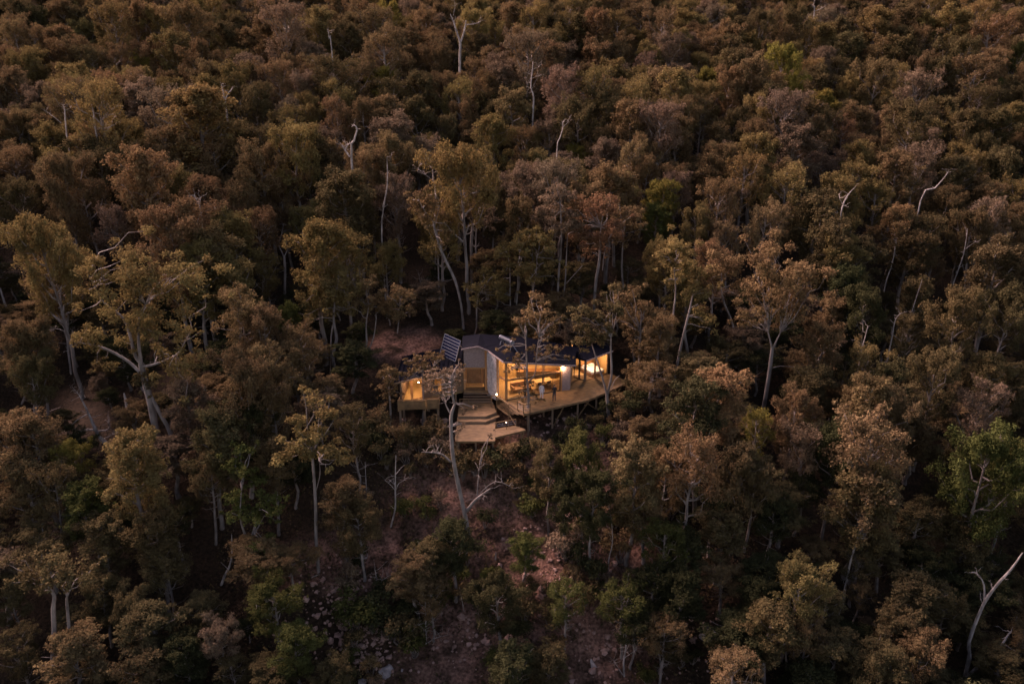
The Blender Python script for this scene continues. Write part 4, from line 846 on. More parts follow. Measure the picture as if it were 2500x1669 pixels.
traced('tree', 'forked pale trunk under a dark brown crown right of the house', ('E', 690, 1170),
       [lb('E', '685,1190,.24 725,950,.24 745,780,.2'), lb('E', '745,790,.13 720,680,.07'), lb('E', '745,790,.13 800,680,.06'), lb('E', '740,910,.06 800,900,.05 880,895,.02')],
       cl('E', '760,200,110 650,230,90 880,250,110 950,330,90 700,320,100 830,370,110 930,440,90 750,460,100 880,540,100 640,420,80 950,600,80 820,620,70 600,640,70 680,560,80'), 'b', bark='palebark', hb=1, seed=27)
traced('tree', 'curved bare-stemmed tree right of the ochre deck tree', ('E', 515, 860), [lb('E', '518,870,.13 495,640,.13 440,500,.11 420,400,.08 425,280,.05')], cl('E', '420,200,90 350,260,80 480,280,80 500,380,60'), 'b', hb=1, seed=28)
traced('tree', 'bright green tree with white forked stems, lower left', ('F', 1630, 900),
       [lb('F', '1632,910,.2 1610,720,.2 1605,640,.17 1625,560,.12 1632,460,.06'), lb('F', '1610,630,.1 1660,540,.03'), lb('F', '1560,610,.1 1545,470,.08 1540,260,.04')],
       cl('F', '1500,130,70 1480,190,60 1540,210,60 1520,380,80 1600,360,80 1690,420,90 1600,460,80 1720,500,70 1540,460,70 1660,620,80 1700,680,60 1600,700,50'), 'G', seed=29)
traced('tree', 'tall ochre tree with straight pale trunk beside the dirt bank, lower left', ('F', 2030, 855),
       [lb('F', '2032,865,.17 2015,650,.16 2010,400,.15 1990,100,.1'), lb('F', '2015,330,.05 2040,230,.04 2035,140,.02')],
       cl('F', '2000,0,100 2110,60,90 1900,30,90 2180,120,70 1830,90,70 2050,150,60')+cl('D', '1950,1200,90 2060,1230,90 1900,1260,80'), 'o', seed=30)
traced('tree', 'rusty tree with long bare trunk in the lower left corner', ('F', 330, 1560),
       [lb('F', '328,1580,.2 345,1300,.2 340,1080,.18 345,1000,.15 290,930,.07'), lb('F', '440,1210,.14 425,1050,.12 450,980,.07')],
       cl('F', '350,760,110 230,830,100 470,830,100 380,880,100 180,900,70 540,920,80 280,950,60'), 'd', hb=2, seed=31, dens=.42)
traced('tree', 'thick old trunk slanting down through foliage at lower left', ('F', 905, 430), [lb('F', '910,450,.3 870,320,.28 800,210,.26 700,60,.24 640,0,.2')], cl('F', '760,60,90 880,120,90 820,190,70 930,200,70 700,160,60'), 'o', seed=32)

traced('tree', 'thin brown tree whose foliage hangs over the left wing roof', ('1', 480, 1290), [lb('1', '480,1300,.11 490,1000,.1 480,700,.09 500,480,.05'), lb('1', '485,760,.04 560,640,.03 620,540,.015')],
       cl('1', '420,440,75 300,540,75 230,620,60 380,560,60 560,400,80 490,500,80 640,500,75 450,600,65 590,600,75 330,640,60 700,440,45 520,690,45'), 'b', bark='bark', seed=33, dens=.5)
traced('tree', 'brown tree at the left end of the left wing, hiding the balcony corner', ('1', 60, 1350), [lb('1', '60,1360,.13 70,1100,.12 50,850,.1 60,640,.06')],
       cl('1', '60,590,95 140,640,70 -40,650,90 60,730,90 -30,800,90 90,860,70 10,930,80 60,1020,60'), 'b', bark='bark', seed=34, dens=.55)
snag = dict(bark='deadwood', cat='dead tree')
def dead(label, base, limbs, seed, hb=0., twigs=2, **k): return traced('dead_tree', label, base, limbs, (), 'b', hb=hb, seed=seed, twigs=twigs, **{**snag, **k})
dead('large white forked dead tree standing out near the top centre', ('B', 842, 420), [lb('B', '842,430,.34 845,280,.3 830,230,.24 805,150,.18 782,90,.1'), lb('B', '848,270,.22 870,200,.19 882,130,.12'), lb('B', '800,100,.06 812,40,.05 806,0,.03'), lb('B', '885,158,.1 930,155,.08 968,142,.04')], 41, 6)
dead('broken white snag with curled top, upper left of the house', ('A', 2240, 1000), [lb('A', '2240,1010,.2 2255,900,.18 2275,830,.14 2262,800,.09 2240,808,.04'), lb('A', '2230,1000,.16 2195,960,.15 2172,925,.08'), lb('A', '2250,910,.12 2220,920,.1 2208,950,.06')], 42, 8)
dead('slim grey dead tree with twiggy top at upper centre', ('B', 1308, 780), [lb('B', '1306,790,.2 1312,620,.17 1295,560,.14 1302,470,.1 1308,405,.04'), lb('B', '1300,500,.05 1340,485,.02'), lb('B', '1304,440,.05 1345,430,.02')], 43, 3, 4)
dead('pale dead trunk with side limb in a dark gap, upper left', ('A', 1440, 690), [lb('A', '1445,720,.2 1425,610,.2 1412,540,.13'), lb('A', '1435,640,.1 1455,590,.08 1478,560,.03')], 44, 5)
dead('white forked dead top by the upper right edge', ('C', 1010, 80), [lb('C', '1012,90,.16 1005,50,.13 1015,5,.05'), lb('C', '1010,75,.1 1045,60,.08 1072,42,.03')], 45, 10)
dead('thin pale bare tree at centre top of the forest above the house', ('B', 1465, 960), [lb('B', '1460,985,.1 1480,880,.1 1500,810,.07 1490,770,.03'), lb('B', '1500,810,.05 1530,780,.02')], 46, 6)
dead('forked white bare stem on the right slope', ('C', 1172, 1430), [lb('C', '1170,1450,.13 1195,1310,.13 1230,1240,.09 1270,1195,.03'), lb('C', '1195,1300,.07 1172,1265,.03')], 47, 5)
dead('pale leaning bare limb on the far right slope', ('C', 1700, 1270), [lb('C', '1690,1280,.14 1780,1200,.12 1850,1120,.06 1870,1080,.02')], 48, 6)
dead('thin white dead spike at upper left centre', ('A', 2110, 290), [lb('A', '2112,300,.12 2098,250,.1 2092,200,.04')], 49, 10, 1)
dead('pale broken trunk stump left of the big spreading tree', ('D', 860, 1290), [lb('D', '875,1320,.28 825,1210,.27 805,1130,.24 790,1068,.08')], 50, 0, 0)
dead('gnarled grey dead tree with crooked limbs at the left', ('D', 700, 1400), [lb('D', '710,1430,.3 640,1360,.28 605,1290,.24 560,1190,.14 510,1090,.08 470,1040,.03'), lb('D', '610,1300,.15 540,1300,.12 480,1330,.06'), lb('D', '620,1310,.14 690,1300,.1 700,1240,.04'), lb('D', '560,1200,.09 490,1240,.07 440,1290,.05 390,1330,.03'), lb('D', '640,1370,.1 730,1330,.05')], 51, 0, 9)
dead('small white bent snag left of the house', ('D', 1330, 1240), [lb('D', '1330,1255,.13 1345,1180,.12 1375,1130,.1 1425,1100,.08 1490,1150,.02')], 52, 1.5)
dead('curving white dead trunk standing in the lower left', ('F', 1400, 960), [lb('F', '1398,970,.17 1430,880,.16 1465,810,.13 1480,720,.11 1475,610,.03'), lb('F', '1450,830,.06 1418,770,.02')], 53, 0, 0)
dead('big pale forked dead tree in the lower right corner', ('H', 1960, 1560), [lb('H', '1950,1590,.28 2000,1400,.25 2000,1290,.23 2090,1060,.2 2180,930,.17 2270,830,.13 2340,730,.07'), lb('H', '2095,1050,.12 2115,960,.1 2075,890,.06 2020,880,.02'), lb('H', '1980,1520,.2 2080,1400,.18 2170,1280,.14 2240,1210,.06')], 54, 0, 2)
dead('white branched dead sapling on the bottom slope', ('G', 625, 1320), [lb('G', '628,1330,.1 625,1180,.09 622,1000,.03'), lb('G', '628,1310,.05 690,1280,.04 770,1235,.015'), lb('G', '625,1180,.03 580,1160,.015'), lb('G', '628,1200,.03 720,1130,.01')], 55, 0, 6)
dead('crooked white dead stem left of the pale leaning trunk', ('G', 405, 565), [lb('G', '400,570,.13 430,450,.12 430,300,.1 435,110,.05'), lb('G', '428,330,.05 400,290,.03 370,250,.015'), lb('G', '432,340,.05 450,300,.03 490,290,.015')], 56, 0, 2)
dead('thin white dead stem farther left of the pale leaning trunk', ('G', 250, 380), [lb('G', '252,390,.07 245,290,.06 238,150,.02'), lb('G', '250,370,.05 190,340,.03'), lb('G', '248,380,.04 170,420,.015')], 57, 0, 2)
dead('white curved snag on the lower right slope', ('G', 2115, 1075), [lb('G', '2115,1085,.12 2125,990,.1 2130,940,.07 2070,900,.02')], 58, 0, 4)
dead('fan-limbed grey dead sapling near the bottom right', ('G', 1890, 1540), [lb('G', '1895,1580,.14 1885,1430,.12 1900,1330,.08 1900,1230,.03'), lb('G', '1890,1520,.06 1830,1450,.03'), lb('G', '1888,1400,.05 1960,1330,.02')], 59, 0, 8)
dead('thin pale hanging dead tree on the right of the bare slope', ('G', 1795, 890), [lb('G', '1795,895,.06 1790,780,.06 1815,660,.05 1805,500,.05 1785,410,.03'), lb('G', '1790,415,.03 1850,400,.01')], 60, 0, 3)
dead('small leaning ochre pole on the bare slope', ('G', 870, 1110), [lb('G', '872,1120,.05 855,1030,.045 840,950,.03')], 61, 0, 0)
dead('short pale stump on the red bank below the terrace', ('G', 1068, 800), [lb('G', '1066,805,.13 1070,760,.12 1072,728,.1')], 62, 0, 0)
dead('small bare sapling on the left of the rubble', ('G', 318, 980), [lb('G', '320,985,.08 310,890,.06 300,830,.02'), lb('G', '325,950,.04 350,900,.03 400,870,.01')], 63, 0, 8)
dead('pale straight bare stem right side, lower', ('E', 820, 1430), [lb('E', '818,1440,.13 845,1320,.11 870,1200,.05')], 64, 0, 1)
dead('long thin white stem high on the right slope', ('E', 1880, 430), [lb('E', '1878,440,.12 1920,310,.11 1965,180,.09 1990,20,.04'), lb('E', '1975,150,.05 2040,110,.02')], 65, 3, 3)
dead('second long thin white stem nearer the right edge', ('E', 2065, 460), [lb('E', '2060,470,.1 2110,320,.09 2150,230,.07 2245,60,.02')], 66, 3, 2)
dead('white stem leaning right, middle of the right slope', ('E', 1470, 370), [lb('E', '1465,380,.12 1510,240,.11 1535,100,.04')], 67, 3, 2)
dead('white crooked stem with side branch on the right slope', ('E', 1485, 840), [lb('E', '1480,850,.12 1510,700,.11 1530,600,.08 1570,555,.03'), lb('E', '1520,700,.05 1570,740,.02')], 68, 3, 4)
dead('short pale stem left of the crooked stem on the right slope', ('E', 1215, 600), [lb('E', '1208,612,.12 1250,510,.11 1280,430,.04')], 69, 3, 1)
dead('thin leaning stem between two dark crowns on the right slope', ('E', 1580, 690), [lb('E', '1575,700,.09 1630,560,.08 1700,345,.03')], 70, 3, 1)
dead('low pale stem at the middle right', ('E', 1285, 960), [lb('E', '1285,965,.1 1310,820,.1 1355,640,.04')], 71, 2, 2)
dead('pale Y-shaped bare crown in dark foliage, bottom right', ('H', 870, 1030), [lb('H', '855,1040,.1 865,960,.09 845,880,.03'), lb('H', '866,970,.05 885,930,.04 920,920,.015')], 72, 2, 3)
dead('leaning thin pale trunk through the brown crown at lower right', ('H', 1245, 780), [lb('H', '1240,800,.13 1290,640,.12 1340,520,.1 1360,410,.04')], 73, 2, 2)
dead('pale bare trunk low in the lower right', ('H', 1170, 1120), [lb('H', '1165,1135,.13 1195,1010,.12 1210,930,.05')], 74, 0, 1)
dead('pale forked bare limbs in the crown at far left, upper', ('A', 600, 800), [lb('A', '608,820,.16 600,740,.15 585,670,.1 565,625,.04'), lb('A', '620,820,.1 680,815,.07 730,795,.03'), lb('A', '640,800,.06 660,750,.05 665,720,.02')], 75, 6, 2)
dead('pale forked stem with long left limb at far left, upper', ('A', 425, 870), [lb('A', '440,940,.16 420,800,.14 412,700,.12 400,670,.06'), lb('A', '415,705,.06 435,690,.02'), lb('A', '390,785,.07 340,740,.06 285,700,.02')], 76, 5, 2)
dead('twiggy pale bare top inside an ochre crown, left', ('A', 1275, 1350), [lb('A', '1280,1370,.13 1260,1290,.1 1235,1240,.04'), lb('A', '1275,1350,.08 1290,1290,.06 1300,1240,.02'), lb('A', '1240,1335,.05 1200,1300,.04 1185,1310,.02'), lb('A', '1330,1330,.04 1360,1330,.02')], 77, 7, 4)
dead('tall thin pale trunk in the centre left forest', ('B', 345, 1480), [lb('B', '345,1510,.13 355,1330,.13 380,1180,.11 378,1000,.04')], 78, 2, 2)
dead('crooked pale bare tree at the centre of the forest', ('B', 685, 1250), [lb('B', '690,1270,.14 672,1140,.13 665,1050,.09 620,980,.04'), lb('B', '668,1150,.06 620,1110,.05 572,1095,.02'), lb('B', '655,1060,.05 600,1040,.04 572,1085,.02'), lb('B', '670,1060,.05 695,1000,.02')], 79, 5, 4)
dead('twisted white sapling behind the solar panel', ('M', 1430, 905), [lb('M', '1425,910,.07 1455,850,.06 1420,790,.05 1412,735,.02'), lb('M', '1430,810,.03 1470,780,.01'), lb('M', '1450,870,.03 1520,850,.01')], 80, 1, 5)
dead('stout pale forked trunk on the left, broken top', ('M', 318, 880), [lb('M', '318,890,.22 320,700,.22 312,580,.2'), lb('M', '310,585,.12 285,540,.1 262,505,.06'), lb('M', '318,580,.11 340,530,.09 355,500,.04'), lb('M', '275,460,.05 290,400,.05 315,320,.03')], 81, 1, 2)
dead('slanting white trunk at the far left edge', ('D', 60, 590), [lb('D', '65,600,.2 35,510,.18 0,400,.14')], 82, 1, 0)
dead('spidery pale dead crown by the left edge', ('D', 455, 950), [lb('D', '455,960,.17 435,800,.16 425,690,.12 400,640,.06'), lb('D', '425,680,.06 360,650,.04 300,690,.015'), lb('D', '410,650,.05 380,600,.03 330,570,.012'), lb('D', '440,700,.05 460,690,.02')], 83, 0, 10)

for i, t in enumerate(INDIV): place_tree(t, i)

# ------------------------------------------------------------------ rest of the forest as one mass: far, edge and shaded understorey trees
occ = [(t['x'], t['y']) for t in trees]+[(o.location.x, o.location.y) for o in COL.objects if o.name.startswith('dead_tree') or (o.name.startswith('tree') and o.get('label'))]
occ = np.array(occ)
MP = []        # mass trees: position, turn, scale, prototype, colour
MASSPROTO = [pr for k in ('broad', 'slender', 'round', 'feather') for pr in PROTO[k]]
MW = [i for i, k in enumerate([k for k in ('broad', 'slender', 'round', 'feather') for _ in PROTO[k]]) for _ in range(3 if k == 'slender' else 2 if k == 'feather' else 1)]
def mass_add(x, y, Hh, W, c, lod=0):
    k = random.choice(MW); pr = MASSPROTO[k]; s = W/pr['W']; j = random.uniform(.85, 1.15)
    MP.append((x, y, float(terr(x, y)), random.uniform(0, 6.28), s, s, Hh/pr['H'], k, *[v_*j for v_ in PAL[c]]))
for o_ in list(COL.objects):      # lower trees that hide the feet of the tall dead trees
    if o_.get('foot_hidden'): mass_add(o_.location.x+random.uniform(-.6, .6), o_.location.y-random.uniform(1.2, 2), o_['foot_hidden']*.98, o_['foot_hidden']*.42, random.choice('bod'), 0); del o_['foot_hidden']
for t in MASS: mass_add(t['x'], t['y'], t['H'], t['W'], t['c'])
rf = np.random.default_rng(22); cnt = 0; pts = list(map(tuple, occ))
grid = {}
def gk(x, y): return int(x//4), int(y//4)
for p in pts: grid.setdefault(gk(*p), []).append(p)
def near(x, y, d):
    a, b = gk(x, y)
    for i in (-1, 0, 1):
        for j in (-1, 0, 1):
            for q in grid.get((a+i, b+j), ()):
                if (q[0]-x)**2+(q[1]-y)**2 < d*d: return True
    return False
for _ in range(12000):
    y = rf.uniform(-40, 210); x = rf.uniform(-1, 1)*(14+.70*(y+72)); zg = float(terr(x, y))
    inp = proj((x, y, zg+4)); vis = -150 < inp[0] < 2650 and -200 < inp[1] < 1750
    if near(x, y, (2.3 if y < 50 else 3.0) if vis and y < 120 else 4.6): continue
    if -14 < x < (12.5 if y > -8 else 15) and -30 < y < 9.5: continue               # house and the open slope below it
    if -16.5 < x < -7.5 and 8.5 < y < 17: continue
    if y < 17 and 905 < proj((x, y, zg+3))[0] < 1045 and 745 < proj((x, y, zg+3))[1] < 870: continue                    # dirt track clearing
    if (x-(-4))**2/200+(y+12)**2/500 < 1: continue
    upper = y > 24
    if upper and vis and near(x, y, 3.7): continue
    Hh = rf.uniform(11, 16.5) if upper and vis else rf.uniform(2.4, 6.5) if vis and y < 120 else rf.uniform(10, 15)
    tp = proj((x, y, zg+Hh)); wp = Hh*.5*CAM_F/tp[2]
    if y < -8 and not vis and -120 < tp[0] < 2620 and tp[1] < 1760: continue
    if y < 9 and tp[0]+wp/2 > 965 and tp[0]-wp/2 < 1525 and tp[1] < 1100 and inp[1] > 800: continue
    if upper and any(tp[0]+wp*.4 > k_[0] and tp[0]-wp*.45 < k_[1] and tp[1]-8 < k_[3] and tp[1]+wp*1.5 > k_[2] and tp[2] < k_[4]+1 for k_ in KEEP): continue
    c = ('bobpdbod' if upper else 'bdnpdbnd')[rf.integers(8)]; mass_add(x, y, Hh, Hh*(.37 if upper else .75 if vis and y < 120 else .5), c, 0 if y < -8 else 2 if upper and vis and y < 110 else 1); grid.setdefault(gk(x, y), []).append((x, y)); cnt += 1
pc = bpy.data.collections.new('forest_tree_kinds')          # not linked: only the source of the instances below
for k, pr in enumerate(MASSPROTO):
    V, Q, tint, V2, Q2 = pr['joined']; me = np_mesh('forest_tree', np.concatenate([V, V2]), np.concatenate([Q, Q2+len(V)]), False, {'tint': np.r_[tint, np.zeros(len(Q2))]})
    me.materials.append(M['leafinst']); me.materials.append(M['bark']); me.polygons.foreach_set('material_index', np.r_[np.zeros(len(Q), np.int32), np.ones(len(Q2), np.int32)]); me.update()
    pc.objects.link(bpy.data.objects.new('forest_tree_%02d' % k, me))
MPa = np.array(MP, np.float32); me = bpy.data.meshes.new('forest_mass'); me.vertices.add(len(MPa)); me.vertices.foreach_set('co', MPa[:, :3].ravel().copy())
a_ = me.attributes.new('turn', 'FLOAT_VECTOR', 'POINT'); a_.data.foreach_set('vector', np.c_[np.zeros((len(MPa), 2)), MPa[:, 3]].astype(np.float32).ravel())
a_ = me.attributes.new('size', 'FLOAT_VECTOR', 'POINT'); a_.data.foreach_set('vector', MPa[:, 4:7].ravel().copy())
a_ = me.attributes.new('sort', 'INT', 'POINT'); a_.data.foreach_set('value', MPa[:, 7].astype(np.int32))
a_ = me.attributes.new('leafcol', 'FLOAT_COLOR', 'POINT'); a_.data.foreach_set('color', np.c_[MPa[:, 8:11], np.ones(len(MPa))].astype(np.float32).ravel())
me.update(); fo = link('forest_mass', me); fo['kind'] = 'stuff'; tag(fo, 'mass of brown and olive forest between and behind the larger trees', 'forest')
ng = bpy.data.node_groups.new('forest_mass', 'GeometryNodeTree'); ng.interface.new_socket('Geometry', in_out='INPUT', socket_type='NodeSocketGeometry'); ng.interface.new_socket('Geometry', in_out='OUTPUT', socket_type='NodeSocketGeometry')
gi = ng.nodes.new('NodeGroupInput'); go = ng.nodes.new('NodeGroupOutput'); ip = ng.nodes.new('GeometryNodeInstanceOnPoints'); ci = ng.nodes.new('GeometryNodeCollectionInfo')
ci.inputs['Collection'].default_value = pc; ci.inputs['Separate Children'].default_value = True; ci.inputs['Reset Children'].default_value = True
def nat(name, t): n_ = ng.nodes.new('GeometryNodeInputNamedAttribute'); n_.data_type = t; n_.inputs['Name'].default_value = name; return n_.outputs['Attribute']
L_ = ng.links.new; L_(gi.outputs[0], ip.inputs['Points']); L_(ci.outputs[0], ip.inputs['Instance']); ip.inputs['Pick Instance'].default_value = True
L_(nat('sort', 'INT'), ip.inputs['Instance Index']); L_(nat('turn', 'FLOAT_VECTOR'), ip.inputs['Rotation']); L_(nat('size', 'FLOAT_VECTOR'), ip.inputs['Scale']); L_(ip.outputs[0], go.inputs[0])
fo.modifiers.new('trees', 'NODES').node_group = ng
print('trees', len(INDIV), 'mass', len(MASS), 'understorey', cnt, 'instances', len(MPa))

# ------------------------------------------------------------------ shrubs, rocks, rubble and logs on the open slope
def shrub_proto(seed):
    rng = np.random.default_rng(seed); T = Tubes(); cen, rad = [], []
    for i in range(9):
        az = i*2.4; l = rng.uniform(.25, .75); e = np.array([math.cos(az)*l, math.sin(az)*l, rng.uniform(.5, 1.5)]); T.add(curve(np.array([0, 0, -.15]), e, (0, 0, 0), rng, 4), np.linspace(.03, .008, 4), 4); cen.append(e); rad.append(rng.uniform(.28, .5))
    V, Q, tint = leaves(cen, rad, 900, .07, rng); me = np_mesh('foliage_shrub', V, Q, False, {'tint': tint}); me.materials.append(M['leaf']); tr = T.mesh('stems'); tr.materials.append(M['bark']); return me, tr
SH = [shrub_proto(900+i) for i in range(6)]
rs = np.random.default_rng(5); n = 0; tries = 0; sp_pts = []
def shrub(x, y, s, c):
    me, tr = random.choice(SH); zg = float(terr(x, y)); q = proj((x, y, zg+s*.8))
    o = empty('shrub', (x, y, zg), uniq('%s %s shrub' % ('low' if s < .85 else 'tall' if s > 1.3 else 'bushy', CN[c]), q[0], q[1]), 'shrub', 'shrubs on the slope below the house')
    o.rotation_euler[2] = random.uniform(0, 6.28); o.scale = (s*random.uniform(.9, 1.2), s*random.uniform(.9, 1.2), s)
    link('stems', tr, None, o); f = link('foliage', me, None, o); j = random.uniform(.8, 1.2); f.color = (*[v_*j for v_ in PAL[c]], 1)
while n < 115 and tries < 4000:
    tries += 1; x = rs.uniform(-15, 15); y = rs.uniform(-29, -2.5)
    zg = float(terr(x, y)); q = proj((x, y, zg+.5))
    if not (-50 < q[0] < 2550 and q[1] < 1700): continue
    if y > -7 and -6 < x < 2.5: continue
    if math.sin(x*.55+1)*math.cos(y*.45) > .1 and rs.random() < .9: continue      # bare patches
    if any((a-x)**2+(b-y)**2 < .9 for a, b in sp_pts): continue
    if y > -6 and proj((x, y, zg+1.6))[1] < 1020: continue
    s = rs.uniform(.55, 1.5) if y > -12 else rs.uniform(.6, 1.9)
    shrub(x, y, s, 'gnbdgpnb'[rs.integers(8)]); sp_pts.append((x, y)); n += 1
for x, y, s, c in ((-5.6, -6.5, 1.5, 'b'), (-4.6, -6.9, 1.7, 'd'), (-3.6, -6.6, 1.4, 'b'), (-2.6, -6.9, 1.6, 'b'), (-1.5, -6.3, 1.5, 'n'), (-.4, -5.9, 1.4, 'b'), (.9, -5.4, 1.3, 'n'), (2.4, -4.6, 1.2, 'd'), (4.6, -3.6, 1.1, 'n'), (6.3, -2.6, 1.0, 'b'), (-7.5, -3.6, 1.6, 'b'), (-9, -4.2, 1.7, 'd'), (-10.5, -3.8, 1.5, 'b'), (-6.6, -5.2, 1.5, 'p'), (9.5, .2, 1.2, 'n'), (11, 1.2, 1.4, 'b'), (12.6, 2.4, 1.5, 'd'), (13.2, 4.2, 1.5, 'b'), (10.6, -1.2, 1.3, 'b'), (8.4, -1.4, 1.0, 'd'), (12, .2, 1.6, 'n'), (13.5, 1.2, 1.6, 'b'), (-13.2, -1.4, 1.5, 'b'), (-12.6, -3.2, 1.6, 'd')): shrub(x, y, s, c)
def rock(pxx, pyy, s, label, mat='rock', seed=0, cat='rock', group='rocks on the slope'):
    rng = np.random.default_rng(seed); p = hit(pxx, pyy); bm = bmesh.new(); bmesh.ops.create_icosphere(bm, subdivisions=3, radius=1)
    pl_ = [(Vector(rng.normal(size=3)).normalized(), rng.uniform(.5, .85)) for _ in range(16)]
    for v_ in bm.verts:
        for nn_, d_ in pl_:
            k = v_.co.dot(nn_)-d_
            if k > 0: v_.co -= nn_*k
        v_.co *= 1+.09*math.sin(v_.co.x*7+seed)*math.cos(v_.co.y*8+v_.co.z*5)
    me = bpy.data.meshes.new('rock'); bm.to_mesh(me); bm.free(); o = link('rock', me, M[mat])
    o.location = (p[0], p[1], p[2]-.28*s); o.scale = (s, s*rng.uniform(.7, 1), s*rng.uniform(.55, .8)); o.rotation_euler = (rng.normal()*.3, rng.normal()*.3, rng.uniform(0, 6)); tag(o, label, cat, group); return o
k = 0
for t, x, y, s, lab in (('F', 2000, 1540, 1.0, 'large pale boulder at the bottom edge, left of centre'), ('G', 390, 1480, .95, 'big grey boulder at the bottom, just right of the pale one'), ('G', 220, 1540, .7, 'grey boulder at the very bottom edge beside two bigger ones'), ('G', 480, 1480, .4, 'small grey rock right of the big grey boulder'),
                        ('F', 2190, 1180, .5, 'pinkish rock in the rubble patch, left part'), ('F', 2010, 1190, .25, 'small pink stone at the left end of the rubble'), ('G', 120, 1160, .55, 'pink rock in the middle of the rubble patch'), ('G', 30, 1130, .35, 'pinkish stone at the top of the rubble patch'), ('G', 380, 1110, .45, 'pink rock at the right end of the rubble'),
                        ('G', 1310, 560, .35, 'pale pink rock on the red bank below the deck'), ('G', 1330, 640, .45, 'pink rock lower on the red bank'), ('G', 1555, 740, .3, 'white stone on the slope right of centre'), ('G', 1500, 800, .3, 'pale stone left of the white stone'), ('G', 1540, 870, .4, 'pinkish rock under the white stone'),
                        ('G', 1650, 970, .7, 'grey rock outcrop right of centre'), ('G', 1720, 1000, .5, 'dark grey rock beside the outcrop'), ('G', 1690, 1430, .8, 'purple-grey boulder near bottom right of centre'), ('G', 1660, 1520, .6, 'grey boulder at bottom right of centre'), ('H', 330, 1250, .9, 'purple-grey rock face at lower right, upper stone'), ('H', 220, 1400, 1.0, 'purple-grey rock face at lower right, lower stone'), ('H', 380, 1330, .7, 'purple-grey rock face at lower right, right stone'),
                        ('G', 1100, 1190, .55, 'reddish rock under the white log'), ('G', 1030, 1360, .4, 'small reddish rock near the bottom centre'), ('G', 1240, 1370, .3, 'tiny reddish rock right of the small reddish one'), ('G', 960, 130, .35, 'pink rock just under the lower terrace'), ('G', 1640, 490, .2, 'small white stone beside the hanging dead tree')):
    rock(*px(t, x, y), s, lab, 'rubble' if ('pink' in lab or 'red' in lab) else 'rock', 60+k); k += 1
for i, (t, x, y, lab) in enumerate((('1', 235, 1255, 'red block on the ground under the left balcony'), ('1', 490, 1260, 'small red block right of the first under the balcony'), ('1', 765, 1255, 'red block beside the pale leaning trunk'))):
    p = hit(*px(t, x, y)); m = MB().box((p[0], p[1], p[2]+.15), (.55, .4, .4), .3*i); o = m.build('block', 'rubble'); tag(o, lab, 'block', 'blocks under the left wing')
    bv = o.modifiers.new('b', 'BEVEL'); bv.width = .05; bv.segments = 2
# loose stones
rs2 = np.random.default_rng(77); bm = bmesh.new()
cl_px = [(px('F', 2150, 1150), 2.6, 150), (px('G', 150, 1130), 2.4, 130), (px('G', 1400, 640), 2.2, 90), (px('G', 1080, 1180), 1.6, 60), (px('G', 1700, 1400), 2.0, 80), (px('H', 300, 1330), 2.2, 90), (px('G', 1700, 1000), 1.5, 60), (px('G', 230, 1300), 1.5, 50), (px('2', 1050, 1270), 2.0, 70)]
for (a, b), spread, num in cl_px+[(px('F', 2230, 1230), 1.6, 90), (px('G', 300, 1400), 1.8, 80), (px('G', 1500, 830), 1.6, 70), (px('G', 900, 1350), 1.6, 50)]:
    p = hit(a, b)
    for _ in range(num):
        x, y = p[0]+rs2.normal()*spread, p[1]+rs2.normal()*spread*.8; s = rs2.uniform(.04, .2)*(1 if rs2.random() < .85 else 2.1)
        mt = Matrix.Translation((x, y, float(terr(x, y))+s*.2))@Matrix.Rotation(rs2.uniform(0, 6), 4, 'Z')@Matrix.Diagonal((s, s*rs2.uniform(.6, 1), s*rs2.uniform(.5, .9), 1))
        nv0 = len(bm.verts); bmesh.ops.create_icosphere(bm, subdivisions=1, radius=1, matrix=mt); bm.verts.ensure_lookup_table()
        for v_ in bm.verts[nv0:]: v_.co += Vector(rs2.normal(size=3)*s*.16)
me = bpy.data.meshes.new('loose_stones'); bm.to_mesh(me); bm.free(); ls = link('loose_stones', me, M['rubble']); ls['kind'] = 'stuff'; tag(ls, 'loose pinkish stones scattered over the bare slope', 'stones')
# ground litter: fallen leaves and fern-like tufts covering the slope
rl_ = np.random.default_rng(31); nL = 42000
lx = rl_.uniform(-26, 26, nL); ly = rl_.uniform(-34, 8, nL); keep = (np.sin(lx*.55+1)*np.cos(ly*.45)+.5*np.sin(lx*1.9+ly*1.3) < .3) & ~((lx > -12) & (lx < 13) & (ly > -2.5)); lx, ly = lx[keep], ly[keep]
lz = terr(lx, ly)+rl_.uniform(.02, .28, len(lx))**1.3; pos = np.stack([lx, ly, lz], 1); n_ = len(lx)
nr = rl_.normal(size=(n_, 3))*.6+np.array([0, -.3, 1]); nr /= np.linalg.norm(nr, axis=1)[:, None]; tv = np.cross(nr, rl_.normal(size=(n_, 3))); tv /= np.linalg.norm(tv, axis=1)[:, None]; bv_ = np.cross(nr, tv); s = rl_.uniform(.06, .16, n_)[:, None]
Vl = np.stack([pos-tv*s, pos-bv_*s*.5, pos+tv*s, pos+bv_*s*.5], 1).reshape(-1, 3)
colr = np.array([PAL[c] for c in 'bdnpd'])[rl_.integers(0, 5, n_)]*.8
gl = link('ground_cover', np_mesh('ground_cover', Vl, np.arange(n_*4).reshape(-1, 4), False, {'tint': rl_.random(n_), 'leafcol': colr}), M['leafmass']); gl['kind'] = 'stuff'; tag(gl, 'low ferns, leaf litter and seedlings covering the slope', 'ground cover')
nd = 900; dx = rl_.uniform(-5.3, 12, nd); dy = rl_.uniform(-5.6, 6, nd); ok = []
def inside(p, poly): return all((b[0]-a[0])*(p[1]-a[1])-(b[1]-a[1])*(p[0]-a[0]) > 0 for a, b in zip(poly, poly[1:]+poly[:1]))
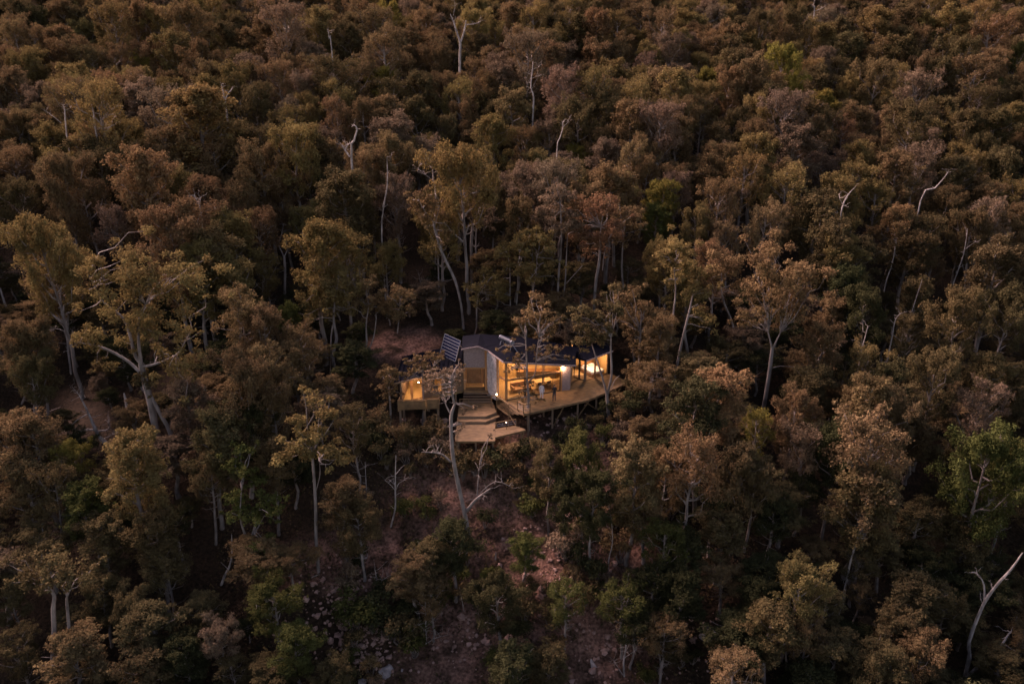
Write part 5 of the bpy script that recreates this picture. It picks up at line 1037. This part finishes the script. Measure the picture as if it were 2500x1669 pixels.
for a_, b_ in zip(dx, dy):
    z_ = -1.395 if inside((a_, b_), PC[:2]+PC[3:]) or inside((a_, b_), PD) else -.895 if inside((a_, b_), PA) else .0 if inside((a_, b_), DP[:5]+[(7.5, 4.9), (5.9, 2.6), (-.4, .1)]) and rl_.random() < .35 else None
    if z_ is not None: ok.append((a_, b_, z_+.012))
ok = np.array(ok); n_ = len(ok); an = rl_.uniform(0, 6.28, n_); sz_ = rl_.uniform(.025, .06, n_)[:, None]; tv = np.stack([np.cos(an), np.sin(an), rl_.normal(size=n_)*.1], 1); bv_ = np.stack([-np.sin(an), np.cos(an), rl_.normal(size=n_)*.2], 1)
Vl = np.stack([ok-tv*sz_, ok-bv_*sz_*.5, ok+tv*sz_, ok+bv_*sz_*.5], 1).reshape(-1, 3)
dl = link('leaf_litter', np_mesh('leaf_litter', Vl, np.arange(n_*4).reshape(-1, 4), False, {'tint': rl_.random(n_), 'leafcol': np.array([PAL[c] for c in 'bdr'])[rl_.integers(0, 3, n_)]}), M['leafmass']); dl['kind'] = 'stuff'; tag(dl, 'brown fallen leaves scattered over the deck and terrace boards', 'leaves')
# fallen logs
def log(label, t, pts, r_, seed):
    P_ = np.array([hit(*px(t, x, y))+np.array([0, 0, r_*.8]) for x, y in pts]); org = P_[0].copy(); T = Tubes(); rng = np.random.default_rng(seed)
    T.add(P_-org, np.linspace(r_, r_*.55, len(P_)), 8)
    for _ in range(2): i = rng.integers(0, len(P_)); T.add(curve(P_[i]-org, P_[i]-org+np.array([rng.normal()*.3, rng.normal()*.2, .4]), (0, 0, 0), rng, 4), np.linspace(r_*.4, .01, 4), 5)
    o = link('log', T.mesh('log'), M['deadwood']); o.location = org; tag(o, label, 'log', 'fallen logs')
log('short white log lying on the slope near bottom centre', 'G', [(1110, 1108), (1150, 1118), (1205, 1100)], .13, 1)
log('thin pale stick on the ground right below the deck', 'G', [(1560, 115), (1595, 122), (1630, 135)], .05, 2)
log('long thin log along the top of the red bank, lower left', 'F', [(1960, 900), (2100, 850), (2240, 800), (2345, 765)], .07, 3)
log('second thin log lying just above the first on the red bank', 'F', [(2050, 860), (2180, 815), (2340, 760)], .05, 4)
log('short pale stick on the green slope below the deck', 'G', [(1312, 77), (1345, 74)], .05, 5)
